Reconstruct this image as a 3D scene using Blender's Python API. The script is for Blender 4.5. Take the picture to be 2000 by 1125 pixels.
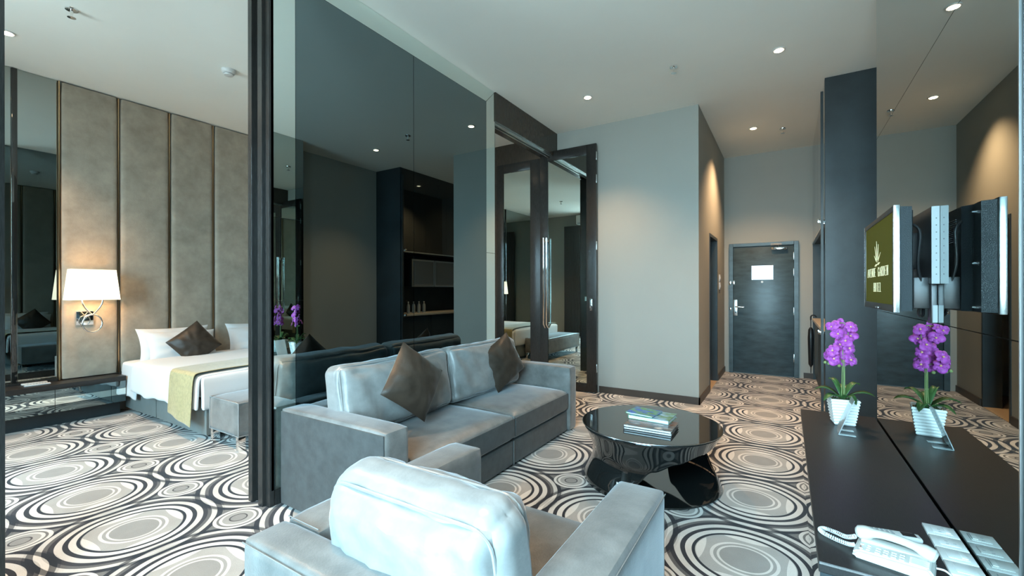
import bpy, bmesh, math, random
from mathutils import Vector, Matrix, Euler, noise
random.seed(7)
S = bpy.context.scene
COL = S.collection
for o in list(bpy.data.objects):
    bpy.data.objects.remove(o)

# ------------------------------------------------------------------ camera
FPX, YAW, PITCH, ROLL, PCY, CAMH = 859.98677, .5574, .00023, -.0016, 566.886, 1.348
cy_, sy_ = math.cos(YAW), math.sin(YAW)
Fv = Vector((-sy_*math.cos(PITCH), cy_*math.cos(PITCH), math.sin(PITCH)))
Rv = Vector((cy_, sy_, 0)); Uv = Rv.cross(Fv)
c_, s_ = math.cos(ROLL), math.sin(ROLL)
R2 = c_*Rv + s_*Uv; U2 = -s_*Rv + c_*Uv
cam = bpy.data.cameras.new('camera'); camo = bpy.data.objects.new('camera', cam); COL.objects.link(camo)
camo.matrix_world = Matrix(((R2.x, U2.x, -Fv.x, 0), (R2.y, U2.y, -Fv.y, 0), (R2.z, U2.z, -Fv.z, CAMH), (0, 0, 0, 1)))
cam.sensor_width = 36; cam.sensor_fit = 'HORIZONTAL'; cam.lens = FPX/2000*36
cam.shift_y = (PCY-562.5)/2000
cam.clip_start = .02
S.camera = camo

# ------------------------------------------------------------------ exposure, world, window light
S.view_settings.view_transform = 'Standard'; S.view_settings.look = 'None'
S.view_settings.exposure = 0.15; S.view_settings.gamma = 1.0; S.view_settings.use_curve_mapping = False
W = bpy.data.worlds.new('sky'); S.world = W; W.use_nodes = True
wn = W.node_tree; wn.nodes.clear()
wo = wn.nodes.new('ShaderNodeOutputWorld'); wb = wn.nodes.new('ShaderNodeBackground')
tc = wn.nodes.new('ShaderNodeTexCoord'); sep = wn.nodes.new('ShaderNodeSeparateXYZ')
rp = wn.nodes.new('ShaderNodeValToRGB')
rp.color_ramp.elements[0].position = .42; rp.color_ramp.elements[0].color = (.30, .36, .38, 1)
rp.color_ramp.elements[1].position = .56; rp.color_ramp.elements[1].color = (.52, .82, 1.0, 1)
mr = wn.nodes.new('ShaderNodeMapRange'); mr.inputs[1].default_value = -1; mr.inputs[2].default_value = 1
wn.links.new(tc.outputs['Generated'], sep.inputs[0]); wn.links.new(sep.outputs[2], mr.inputs[0])
wn.links.new(mr.outputs[0], rp.inputs[0]); wn.links.new(rp.outputs[0], wb.inputs[0]); wn.links.new(wb.outputs[0], wo.inputs[0])
wb.inputs[1].default_value = 42
WARM = (1.0, .60, .31)
SPOT_W = 190.0
LAMP_E = 9.0
S.cycles.max_bounces = 12; S.cycles.glossy_bounces = 8; S.cycles.diffuse_bounces = 6; S.cycles.transparent_max_bounces = 12
S.cycles.sample_clamp_indirect = 8
S.cycles.caustics_reflective = True; S.cycles.blur_glossy = .5
S.cycles.use_denoising = True

# main planes of the suite
HC = 3.529; XD = -2.721; XH = -6.362; XM = .519; Y1 = 5.548; X1 = -.874; Y2 = 8.057; XC = .338; YW = -.95

def portal(x0, x1, z0, z1):
    l = bpy.data.lights.new('window_portal', 'AREA'); l.shape = 'RECTANGLE'; l.size = x1-x0; l.size_y = z1-z0
    l.cycles.is_portal = True
    o = bpy.data.objects.new('window_portal', l); COL.objects.link(o)
    o.location = ((x0+x1)/2, YW-.06, (z0+z1)/2); o.rotation_euler = (math.pi/2, 0, math.pi)
    o.rotation_euler = (math.radians(90), 0, 0)
    return o
WIN = [(-5.02, -4.00, .40, 3.20), (-1.35, .45, .25, 3.10)]
for w in WIN:
    portal(*w)

# ------------------------------------------------------------------ materials
def newmat(name):
    m = bpy.data.materials.new(name); m.use_nodes = True
    nt = m.node_tree; b = nt.nodes['Principled BSDF']
    return m, nt, b
def pmat(name, col, rough=.5, metal=0, spec=.5, sheen=0, sheen_rough=.4, coat=0, noise_amt=0, noise_scale=8, bump=0, bump_scale=60, stretch=None, trans=0, ior=1.45, sheen_tint=None):
    m, nt, b = newmat(name)
    b.inputs['Base Color'].default_value = (*col, 1); b.inputs['Roughness'].default_value = rough
    b.inputs['Metallic'].default_value = metal; b.inputs['Specular IOR Level'].default_value = spec
    b.inputs['Sheen Weight'].default_value = sheen; b.inputs['Sheen Roughness'].default_value = sheen_rough
    if sheen_tint: b.inputs['Sheen Tint'].default_value = (*sheen_tint, 1)
    b.inputs['Coat Weight'].default_value = coat; b.inputs['Coat Roughness'].default_value = .05
    b.inputs['Transmission Weight'].default_value = trans; b.inputs['IOR'].default_value = ior
    if noise_amt or bump:
        t = nt.nodes.new('ShaderNodeTexCoord'); mp = nt.nodes.new('ShaderNodeMapping'); nt.links.new(t.outputs['Object'], mp.inputs[0])
        if stretch: mp.inputs['Scale'].default_value = stretch
    if noise_amt:
        n = nt.nodes.new('ShaderNodeTexNoise'); n.inputs['Scale'].default_value = noise_scale; n.inputs['Detail'].default_value = 5
        n.inputs['Roughness'].default_value = .6
        r = nt.nodes.new('ShaderNodeMapRange'); r.inputs[1].default_value = .3; r.inputs[2].default_value = .7
        r.inputs[3].default_value = 1-noise_amt; r.inputs[4].default_value = 1+noise_amt
        mx = nt.nodes.new('ShaderNodeVectorMath'); mx.operation = 'SCALE'; mx.inputs[0].default_value = col
        nt.links.new(mp.outputs[0], n.inputs[0]); nt.links.new(n.outputs[0], r.inputs[0]); nt.links.new(r.outputs[0], mx.inputs['Scale'])
        nt.links.new(mx.outputs[0], b.inputs['Base Color'])
    if bump:
        n2 = nt.nodes.new('ShaderNodeTexNoise'); n2.inputs['Scale'].default_value = bump_scale; n2.inputs['Detail'].default_value = 3
        bp = nt.nodes.new('ShaderNodeBump'); bp.inputs['Strength'].default_value = bump; bp.inputs['Distance'].default_value = .01
        nt.links.new(mp.outputs[0], n2.inputs[0]); nt.links.new(n2.outputs[0], bp.inputs['Height']); nt.links.new(bp.outputs[0], b.inputs['Normal'])
    return m
def emat(name, col, strength):
    m, nt, b = newmat(name)
    b.inputs['Base Color'].default_value = (*col, 1); b.inputs['Emission Color'].default_value = (*col, 1); b.inputs['Emission Strength'].default_value = strength
    return m
def mirror(name, tint):
    return pmat(name, tint, rough=.0, metal=1)

M = {}
M['ceiling'] = pmat('ceiling_paint', (.80, .82, .78), .9, spec=.2, noise_amt=.015, noise_scale=1.5)
M['grey_wall'] = pmat('grey_wall_paint', (.36, .375, .35), .75, spec=.25, noise_amt=.02, noise_scale=2)
M['room_wall'] = pmat('room_wall_paint', (.33, .34, .32), .8, spec=.2, noise_amt=.02, noise_scale=2)
M['smoked'] = mirror('smoked_mirror', (.19, .245, .26))
M['smoked_right'] = mirror('lightly_smoked_mirror', (.40, .45, .44))
M['clear_mirror'] = mirror('clear_mirror', (.78, .86, .83))
M['door_mirror'] = mirror('door_mirror', (.55, .64, .61))
M['dark_wood'] = pmat('dark_stained_wood', (.022, .022, .021), .22, spec=.5, noise_amt=.35, noise_scale=30, stretch=(8, 8, .6), bump=.12, bump_scale=40)
M['brown_wood'] = pmat('glossy_brown_wood', (.040, .033, .026), .25, spec=.5, noise_amt=.3, noise_scale=20, stretch=(6, 6, .6))
M['black_wood'] = pmat('black_console_wood', (.020, .019, .019), .38, spec=.5, noise_amt=.3, noise_scale=40, stretch=(6, .6, 6), bump=.03, bump_scale=50)
M['dark_laminate'] = pmat('dark_teal_laminate', (.026, .038, .044), .42, spec=.5, noise_amt=.25, noise_scale=3, bump=.02)
M['door_paint'] = pmat('slate_door_wood', (.040, .068, .080), .36, spec=.6, noise_amt=.35, noise_scale=5, stretch=(1, 1, 3), bump=.04, bump_scale=30)
M['skirting'] = pmat('dark_brown_skirting', (.055, .045, .038), .45)
M['chrome'] = pmat('chrome', (.85, .86, .86), .07, metal=1)
M['steel'] = pmat('brushed_steel', (.70, .72, .72), .28, metal=1)
M['brass'] = pmat('champagne_gold_trim', (.62, .43, .25), .28, metal=1)
M['rail_metal'] = pmat('aluminium_track', (.6, .63, .62), .35, metal=1)
M['black_gloss'] = pmat('black_gloss_lacquer', (.010, .012, .012), .035, spec=.7, coat=.6)
M['black_mirror'] = mirror('black_mirror_glass', (.45, .50, .50))
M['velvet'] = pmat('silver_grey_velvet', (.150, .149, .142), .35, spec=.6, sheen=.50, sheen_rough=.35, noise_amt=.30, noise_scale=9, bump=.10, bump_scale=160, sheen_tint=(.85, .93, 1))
M['velvet_cushion'] = pmat('pale_silver_velvet', (.235, .24, .235), .34, spec=.6, sheen=.55, sheen_rough=.3, noise_amt=.14, noise_scale=12, bump=.22, bump_scale=26, sheen_tint=(.85, .93, 1))
M['velvet_shaded'] = pmat('shaded_silver_velvet', (.058, .066, .068), .45, spec=.4, sheen=.15, noise_amt=.22, noise_scale=14, bump=.05, bump_scale=160)  # darker copy of the silver velvet, shade on sides and bases painted in
M['stitch'] = pmat('pale_stitch_thread', (.17, .17, .165), .7)
M['brown_velvet'] = pmat('brown_velvet', (.040, .029, .021), .42, spec=.35, sheen=.20, sheen_rough=.3, noise_amt=.3, noise_scale=10, bump=.08, bump_scale=120, sheen_tint=(1, .9, .8))
M['bed_base'] = pmat('grey_leatherette', (.17, .19, .185), .5, spec=.4, noise_amt=.08)
M['linen'] = pmat('white_linen', (.66, .68, .69), .8, spec=.2, sheen=.2, bump=.05, bump_scale=30)
M['runner'] = pmat('gold_damask_runner', (.36, .31, .155), .34, spec=.6, noise_amt=.22, noise_scale=34, bump=.10, bump_scale=90, sheen=.5)
M['headboard'] = pmat('taupe_suede_panel', (.365, .318, .255), .72, spec=.3, sheen=.35, noise_amt=.17, noise_scale=7, bump=.10, bump_scale=90)
M['shade'] = None
M['white_plastic'] = pmat('white_plastic', (.60, .61, .60), .3, spec=.5)
M['ivory_plastic'] = pmat('ivory_phone_plastic', (.52, .52, .49), .3, spec=.5)
M['grey_plastic'] = pmat('grey_plastic', (.30, .32, .33), .4)
M['black_plastic'] = pmat('black_plastic', (.012, .013, .014), .35)
M['tv_back'] = pmat('textured_black_casing', (.030, .036, .040), .38, bump=.3, bump_scale=400)
M['silver'] = pmat('silver_bezel', (.62, .66, .68), .22, metal=1)
M['ceramic'] = pmat('white_ceramic', (.86, .88, .87), .22, spec=.5)
M['leaf'] = pmat('orchid_leaf', (.045, .115, .035), .38, spec=.5, noise_amt=.2, noise_scale=20)
M['stem'] = pmat('orchid_stem', (.20, .27, .10), .5)
M['petal'] = pmat('orchid_petal', (.42, .07, .42), .5, noise_amt=.28, noise_scale=45, sheen=.3)
M['petal_heart'] = pmat('orchid_heart', (.75, .45, .25), .5)
M['soil'] = pmat('moss_soil', (.06, .08, .04), .9, noise_amt=.4, noise_scale=60)
M['beige_stone'] = pmat('beige_worktop', (.50, .45, .37), .35, noise_amt=.06)
M['floor_tile'] = pmat('tan_threshold', (.52, .40, .27), .4)
M['curtain'] = pmat('dark_curtain', (.10, .10, .10), .85)
M['acrylic'] = None
def acrylic():
    m, nt, b = newmat('clear_acrylic'); nt.nodes.remove(b)
    out = nt.nodes['Material Output']; t = nt.nodes.new('ShaderNodeBsdfTransparent'); t.inputs[0].default_value = (.88, .95, .95, 1)
    g = nt.nodes.new('ShaderNodeBsdfGlossy'); g.inputs['Roughness'].default_value = .05
    d = nt.nodes.new('ShaderNodeBsdfDiffuse'); d.inputs[0].default_value = (.8, .88, .9, 1)
    m1 = nt.nodes.new('ShaderNodeMixShader'); m1.inputs[0].default_value = .45
    f = nt.nodes.new('ShaderNodeFresnel'); f.inputs[0].default_value = 1.6; m2 = nt.nodes.new('ShaderNodeMixShader')
    nt.links.new(t.outputs[0], m1.inputs[1]); nt.links.new(d.outputs[0], m1.inputs[2])
    nt.links.new(f.outputs[0], m2.inputs[0]); nt.links.new(m1.outputs[0], m2.inputs[1]); nt.links.new(g.outputs[0], m2.inputs[2]); nt.links.new(m2.outputs[0], out.inputs[0])
    return m
M['acrylic'] = acrylic()
def window_glass():
    m, nt, b = newmat('window_glass'); nt.nodes.remove(b)
    out = nt.nodes['Material Output']; t = nt.nodes.new('ShaderNodeBsdfTransparent'); t.inputs[0].default_value = (.94, .98, .98, 1)
    g = nt.nodes.new('ShaderNodeBsdfGlossy'); g.inputs['Roughness'].default_value = .0
    m2 = nt.nodes.new('ShaderNodeMixShader'); m2.inputs[0].default_value = .06
    nt.links.new(t.outputs[0], m2.inputs[1]); nt.links.new(g.outputs[0], m2.inputs[2]); nt.links.new(m2.outputs[0], out.inputs[0])
    return m
M['window_glass'] = window_glass()
def lampshade_mat():
    m, nt, b = newmat('lit_cream_lampshade')
    b.inputs['Base Color'].default_value = (.9, .82, .66, 1); b.inputs['Roughness'].default_value = .8
    b.inputs['Emission Color'].default_value = (1, .84, .58, 1)
    t = nt.nodes.new('ShaderNodeTexCoord'); sp = nt.nodes.new('ShaderNodeSeparateXYZ'); r = nt.nodes.new('ShaderNodeValToRGB')
    nt.links.new(t.outputs['Generated'], sp.inputs[0]); nt.links.new(sp.outputs[2], r.inputs[0])
    e = r.color_ramp.elements; e[0].position = 0; e[0].color = (.8, .8, .8, 1); e[1].position = 1; e[1].color = (.42, .42, .42, 1)
    x = e.new(.4); x.color = (1, 1, 1, 1)
    mm = nt.nodes.new('ShaderNodeMath'); mm.operation = 'MULTIPLY'; mm.inputs[1].default_value = 1.25
    nt.links.new(r.outputs[0], mm.inputs[0]); nt.links.new(mm.outputs[0], b.inputs['Emission Strength'])
    return m
M['shade'] = lampshade_mat()
M['bulb'] = emat('lit_lamp', (1, .78, .50), 26.0)
M['screen'] = emat('tv_screen_olive', (.040, .042, .002), .9)
for k_ in ('screen',):
    M[k_].node_tree.nodes['Principled BSDF'].inputs['Roughness'].default_value = .5; M[k_].node_tree.nodes['Principled BSDF'].inputs['Specular IOR Level'].default_value = .08
M['screen_text'] = emat('tv_logo_cream', (.62, .60, .38), .8)
M['bracket_paint'] = pmat('pale_grey_bracket_paint', (.24, .265, .275), .6)

def carpet():
    m, nt, b = newmat('circle_pattern_carpet'); N = nt.nodes.new; L = nt.links.new
    def math_(op, a, c=None, clampv=False):
        n = N('ShaderNodeMath'); n.operation = op; n.use_clamp = clampv
        for i, v in enumerate((a, c)):
            if v is None: continue
            if isinstance(v, (int, float)): n.inputs[i].default_value = v
            else: L(v, n.inputs[i])
        return n.outputs[0]
    g = N('ShaderNodeNewGeometry'); sp = N('ShaderNodeSeparateXYZ'); 
    wob = N('ShaderNodeTexNoise'); wob.inputs['Scale'].default_value = 2.2; wob.inputs['Detail'].default_value = 1
    L(g.outputs['Position'], wob.inputs[0])
    wv = N('ShaderNodeVectorMath'); wv.operation = 'SUBTRACT'; wv.inputs[1].default_value = (.5, .5, .5); L(wob.outputs['Color'], wv.inputs[0])
    ws = N('ShaderNodeVectorMath'); ws.operation = 'SCALE'; ws.inputs['Scale'].default_value = .045; L(wv.outputs[0], ws.inputs[0])
    wa = N('ShaderNodeVectorMath'); L(g.outputs['Position'], wa.inputs[0]); L(ws.outputs[0], wa.inputs[1]); L(wa.outputs[0], sp.inputs[0])
    PX, PY = .738, .752
    def local(o, off, per):
        a = math_('DIVIDE', math_('SUBTRACT', o, off), per)
        return math_('SUBTRACT', math_('FRACT', math_('ADD', a, .5)), .5)      # -.5 .. .5 about the nearest centre
    u = local(sp.outputs[0], -.185, PX); v = local(sp.outputs[1], 2.487, PY)
    ux = math_('MULTIPLY', u, PX); vy = math_('MULTIPLY', v, PY)
    u2 = math_('MULTIPLY', math_('SUBTRACT', u, math_('SIGN', u)), PX); v2 = math_('MULTIPLY', math_('SUBTRACT', v, math_('SIGN', v)), PY)
    def dist(a, c): return math_('SQRT', math_('ADD', math_('MULTIPLY', a, a), math_('MULTIPLY', c, c)))
    def ramp(stops, x):
        r = N('ShaderNodeValToRGB'); cr = r.color_ramp; cr.interpolation = 'CONSTANT'
        cr.elements[0].position = 0; cr.elements[0].color = (stops[0][1],)*3+(1,)
        cr.elements[1].position = stops[1][0]; cr.elements[1].color = (stops[1][1],)*3+(1,)
        for p, c in stops[2:]:
            e = cr.elements.new(p); e.color = (c,)*3+(1,)
        L(x, r.inputs[0]); return math_('SUBTRACT', r.outputs[0], .5)
    # 0 black, .25 slate, .5 base, 1 cream
    main = [(0, .58), (.108, .93), (.120, .60), (.136, .95), (.152, .64), (.219, .04), (.238, .93), (.266, .10), (.292, .88), (.322, .16), (.344, .40), (.364, .86), (.392, .10), (.418, .5)]
    far = [(0, .5), (.290, .46), (.292, .82), (.322, .10), (.344, .36), (.364, .82), (.392, .06), (.418, .40), (.430, .5)]
    s = ramp(main, dist(ux, vy))
    s = math_('ADD', s, ramp(far, dist(u2, vy))); s = math_('ADD', s, ramp(far, dist(ux, v2)))
    s = math_('ADD', s, math_('MULTIPLY', ramp(far, dist(u2, v2)), .8))
    # cream crescents at the edge of the disc, drawn by a far ring of the neighbours
    inner = math_('MULTIPLY', math_('LESS_THAN', dist(ux, vy), .219), math_('GREATER_THAN', dist(ux, vy), .152))
    cres = math_('MAXIMUM', math_('LESS_THAN', dist(u2, vy), .560), math_('LESS_THAN', dist(ux, v2), .575))
    s = math_('ADD', s, math_('MULTIPLY', math_('MULTIPLY', inner, cres), .32))
    # small rosette at the cell centre
    us = math_('SUBTRACT', math_('MULTIPLY', math_('SIGN', u), PX/2), ux); vs = math_('SUBTRACT', math_('MULTIPLY', math_('SIGN', v), PY/2), vy)
    sm = ramp([(0, .56), (.036, .30), (.045, .62), (.075, .93), (.090, .50), (.104, .96), (.124, .5)], dist(us, vs))
    inside = math_('LESS_THAN', dist(us, vs), .124)
    s = math_('ADD', math_('MULTIPLY', s, math_('SUBTRACT', 1, inside)), math_('MULTIPLY', sm, inside))
    s = math_('ADD', s, .5, True)
    cr = N('ShaderNodeValToRGB'); e = cr.color_ramp.elements
    e[0].position = .04; e[0].color = (.010, .010, .015, 1); e[1].position = .95; e[1].color = (.60, .585, .56, 1)
    a = e.new(.28); a.color = (.048, .042, .045, 1)
    a = e.new(.5); a.color = (.150, .148, .144, 1)
    a = e.new(.64); a.color = (.35, .345, .33, 1)
    L(s, cr.inputs[0])
    n = N('ShaderNodeTexNoise'); n.inputs['Scale'].default_value = 260; L(g.outputs['Position'], n.inputs[0])
    n3 = N('ShaderNodeTexNoise'); n3.inputs['Scale'].default_value = 9; n3.inputs['Detail'].default_value = 4; L(g.outputs['Position'], n3.inputs[0])
    f = math_('MULTIPLY', math_('ADD', math_('MULTIPLY', n.outputs[0], .5), .75), math_('ADD', math_('MULTIPLY', n3.outputs[0], .3), .85))
    mx = N('ShaderNodeVectorMath'); mx.operation = 'SCALE'; L(cr.outputs[0], mx.inputs[0]); L(f, mx.inputs['Scale'])
    L(mx.outputs[0], b.inputs['Base Color'])
    b.inputs['Roughness'].default_value = .95; b.inputs['Specular IOR Level'].default_value = .1; b.inputs['Sheen Weight'].default_value = .15
    bp = N('ShaderNodeBump'); bp.inputs['Strength'].default_value = .35; bp.inputs['Distance'].default_value = .004
    L(n.outputs[0], bp.inputs['Height']); L(bp.outputs[0], b.inputs['Normal'])
    return m
M['carpet'] = carpet()

# ------------------------------------------------------------------ mesh helpers
def bm_():
    return bmesh.new()
def box(bm, x0, x1, y0, y1, z0, z1, bev=0, seg=2):
    r = bmesh.ops.create_cube(bm, size=1)['verts']
    for v in r:
        v.co = Vector((x0 if v.co.x < 0 else x1, y0 if v.co.y < 0 else y1, z0 if v.co.z < 0 else z1))
    if bev:
        es = {e for v in r for e in v.link_edges}
        bmesh.ops.bevel(bm, geom=list(es), offset=bev, segments=seg, affect='EDGES', profile=.5)
    return bm
def prism(bm, pts, axis, a0, a1):
    """extrude 2D polygon pts along axis (x: pts are (y,z); y: (x,z); z: (x,y))"""
    def P(p, a): return {'x': (a, p[0], p[1]), 'y': (p[0], a, p[1]), 'z': (p[0], p[1], a)}[axis]
    A = [bm.verts.new(P(p, a0)) for p in pts]; B = [bm.verts.new(P(p, a1)) for p in pts]
    n = len(pts)
    bm.faces.new(A); bm.faces.new(B[::-1])
    for i in range(n): bm.faces.new((A[i], B[i], B[(i+1) % n], A[(i+1) % n]))
    bmesh.ops.recalc_face_normals(bm, faces=bm.faces)
    return bm
def cyl(bm, p0, p1, r0, r1=None, n=20, caps=True):
    r1 = r0 if r1 is None else r1
    p0, p1 = Vector(p0), Vector(p1); d = (p1-p0).normalized()
    a = d.orthogonal().normalized(); b = d.cross(a)
    A = [bm.verts.new(p0+(a*math.cos(t)+b*math.sin(t))*r0) for t in [2*math.pi*i/n for i in range(n)]]
    B = [bm.verts.new(p1+(a*math.cos(t)+b*math.sin(t))*r1) for t in [2*math.pi*i/n for i in range(n)]]
    for i in range(n): bm.faces.new((A[i], A[(i+1) % n], B[(i+1) % n], B[i]))
    if caps: bm.faces.new(A[::-1]); bm.faces.new(B)
    return bm
def lathe(bm, prof, c=(0, 0, 0), n=32, axis='z'):
    rings = []
    for r, h in prof:
        ring = []
        for i in range(n):
            t = 2*math.pi*i/n
            ring.append(bm.verts.new((c[0]+r*math.cos(t), c[1]+r*math.sin(t), c[2]+h)))
        rings.append(ring)
    for a, b in zip(rings, rings[1:]):
        for i in range(n): bm.faces.new((a[i], a[(i+1) % n], b[(i+1) % n], b[i]))
    bm.faces.new(rings[0][::-1]); bm.faces.new(rings[-1])
    bmesh.ops.recalc_face_normals(bm, faces=bm.faces)
    return bm
def tube(bm, pts, r, n=8, closed=False):
    pts = [Vector(p) for p in pts]; rings = []; N = len(pts)
    prev = None
    for i, p in enumerate(pts):
        if closed: t = pts[(i+1) % N]-pts[i-1]
        else: t = pts[min(i+1, N-1)]-pts[max(i-1, 0)]
        t.normalize()
        if prev is None: a = t.orthogonal().normalized()
        else:
            a = prev-t*prev.dot(t); a.normalize()
        prev = a; b = t.cross(a)
        rr = r[i] if isinstance(r, (list, tuple)) else r
        rings.append([bm.verts.new(p+(a*math.cos(k*2*math.pi/n)+b*math.sin(k*2*math.pi/n))*rr) for k in range(n)])
    pairs = list(zip(rings, rings[1:]))
    if closed: pairs.append((rings[-1], rings[0]))
    for a, b in pairs:
        for k in range(n): bm.faces.new((a[k], a[(k+1) % n], b[(k+1) % n], b[k]))
    if not closed: bm.faces.new(rings[0][::-1]); bm.faces.new(rings[-1])
    return bm
def soft(bm, x0, x1, y0, y1, z0, z1, r=.03, n=10, bulge=(0, 0, 0), wr=0, ws=6, seed=0):
    """rounded box with puffed faces and noise wrinkles"""
    c = Vector(((x0+x1)/2, (y0+y1)/2, (z0+z1)/2)); h = Vector(((x1-x0)/2, (y1-y0)/2, (z1-z0)/2))
    t = bm_(); bmesh.ops.create_cube(t, size=2)
    bmesh.ops.subdivide_edges(t, edges=t.edges, cuts=n, use_grid_fill=True)
    for v in t.verts:
        p = v.co
        # concentrate grid near the edges
        q = Vector([math.sin(a*math.pi/2)*.55+a*.45 for a in p])
        w = Vector([q[i]*h[i] for i in range(3)])
        inner = Vector([max(-(h[i]-r), min(h[i]-r, w[i])) for i in range(3)])
        d = w-inner
        # which cube faces is the vertex on
        if d.length > 1e-9:
            # project the cube surface to the rounded one
            dd = Vector([d[i] for i in range(3)])
            m = max(abs(k) for k in dd)
            co = inner+dd.normalized()*r if dd.length > 0 else w
        else: co = w
        for i in range(3):
            if abs(abs(p[i])-1) < 1e-6 and bulge[i]:
                j, k = (i+1) % 3, (i+2) % 3
                co[i] += math.copysign(bulge[i]*(1-p[j]**2)**.6*(1-p[k]**2)**.6 if abs(p[j]) < 1 and abs(p[k]) < 1 else 0, p[i])
        if wr:
            nn = noise.noise(Vector((co.x*ws+seed, co.y*ws, co.z*ws*.8)))+.5*noise.noise(Vector((co.x*ws*2.3, co.y*ws*2.3+seed, co.z*ws*1.7)))
            nrm = co.normalized() if co.length else Vector((0, 0, 1))
            co += Vector([nrm[i]/(h[i]+.05) for i in range(3)]).normalized()*nn*wr
        v.co = co+c
    me = bpy.data.meshes.new('tmp'); t.to_mesh(me); t.free(); bm.from_mesh(me); bpy.data.meshes.remove(me)
    return bm
def pillow(bm, w, h, t, n=22, wr=.004, seed=0, pinch=.035, ex=.5):
    """throw pillow in its own XY plane, thickness along Z"""
    for sgn in (1, -1):
        g = []
        for i in range(n+1):
            row = []
            for j in range(n+1):
                u = -1+2*i/n; v = -1+2*j/n
                x = w/2*u*(1-pinch*(1-v*v)); y = h/2*v*(1-pinch*(1-u*u))
                e = max(0, (1-u*u)*(1-v*v))
                z = t/2*e**ex
                ang = math.atan2(v, u); rad = math.hypot(u, v)
                z += e**.5*wr*(math.sin(ang*9+seed+rad*3)*rad*1.6+noise.noise(Vector((u*3+seed, v*3, sgn)))*2.2)
                row.append(bm.verts.new((x, y, sgn*max(z, 0))))
            g.append(row)
        for i in range(n):
            for j in range(n):
                f = (g[i][j], g[i+1][j], g[i+1][j+1], g[i][j+1])
                bm.faces.new(f if sgn > 0 else f[::-1])
    bmesh.ops.remove_doubles(bm, verts=bm.verts, dist=1e-5)
    return bm
def obj(name, bm, mat, parent=None, smooth=True, label=None, mw=None):
    me = bpy.data.meshes.new(name)
    if mw is not None: bm.transform(mw)
    if parent is not None and parent.get('_o') is not None:
        bm.transform(Matrix.Translation(-Vector(parent['_o'])))
    bm.to_mesh(me); bm.free(); me.materials.append(mat)
    if smooth:
        me.polygons.foreach_set('use_smooth', [True]*len(me.polygons))
        try: me.set_sharp_from_angle(angle=math.radians(38))
        except Exception: pass
    o = bpy.data.objects.new(name, me); COL.objects.link(o)
    if parent is not None:
        o.parent = parent
        if parent.get('_o') is not None: o['_o'] = parent['_o']
    if label: o['label'] = label
    return o
def thing(name, label, cat, loc, group=None):
    o = bpy.data.objects.new(name, None); COL.objects.link(o); o.location = loc; o.empty_display_size = .05
    o['_o'] = tuple(loc); o['label'] = label; o['category'] = cat
    if group: o['group'] = group
    return o
def tag(o, label, cat, group=None):
    o['label'] = label; o['category'] = cat
    if group: o['group'] = group
    return o
def struct(name, bm, mat, parent=None, smooth=False, label=None, cat=None):
    o = obj(name, bm, mat, parent, smooth)
    if parent is None:
        o['kind'] = 'structure'
        if label: o['label'] = label
        o['category'] = cat or name.split('_')[0]
    return o
def B(*a, **k): return box(bm_(), *a, **k)
def copy_tree(src, loc=None, rotz=None, label=None):
    c = src.copy(); COL.objects.link(c)
    if loc is not None: c.location = loc
    if rotz is not None: c.rotation_euler = (0, 0, rotz)
    if label: c['label'] = label
    for ch in src.children:
        k = copy_tree(ch); k.parent = c
    return c

# ------------------------------------------------------------------ room shell
struct('floor', B(-6.7, 1.15, -1.75, 8.25, -.1, 0), M['carpet'], label='patterned carpet of overlapping circles in cream, grey and black', cat='floor')
struct('ceiling', B(-6.7, 1.15, -1.75, 8.25, HC, HC+.12), M['ceiling'], label='plain pale ceiling over both rooms', cat='ceiling')
struct('wall_left', B(-6.7, XH-.06, -1.75, 5.8, 0, HC), M['room_wall'], label='bedroom wall behind the padded headboard panels', cat='wall')
struct('wall_back', B(XD-.213, X1, Y1, Y1+.14, 0, HC), M['grey_wall'], label='plain grey wall at the end of the living room', cat='wall')
struct('wall_bedroom', B(-6.6, XD-.213, Y1+.02, Y1+.14, 0, HC), M['brown_wood'], label='glossy brown wood wall at the far end of the bedroom', cat='wall')
# corridor wall with the opening to the bathroom
cw = bm_(); box(cw, X1-.14, X1, Y1+.14, 6.40, 0, HC); box(cw, X1-.14, X1, 7.16, Y2, 0, HC); box(cw, X1-.14, X1, 6.40, 7.16, 2.10, HC)
struct('wall_corridor', cw, M['grey_wall'], label='grey corridor wall with the narrow dark doorway', cat='wall')
struct('wall_end', B(-2.3, 1.1, Y2, Y2+.14, 0, HC), M['grey_wall'], label='grey wall around the entrance door', cat='wall')
struct('wall_recess', B(.951, 1.1, -1.6, Y2, 0, HC), M['grey_wall'], label='grey recessed wall between the tall mirror and the dark column', cat='wall')
struct('wall_bathroom', B(X1-1.2, X1-1.1, Y1+.14, Y2, 0, HC), M['dark_laminate'], label='dark bathroom wall seen through the corridor doorway', cat='wall')
# right wall behind the big mirror
struct('wall_right', B(XM+.03, .95, YW, 3.83, 0, HC), M['room_wall'], label='wall that carries the big right-hand mirror', cat='wall')
struct('wall_panel', B(XM, XM+.03, YW, 1.66, 0, HC), M['dark_laminate'], label='dark wood panel beside the near edge of the big mirror', cat='wall')
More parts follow.
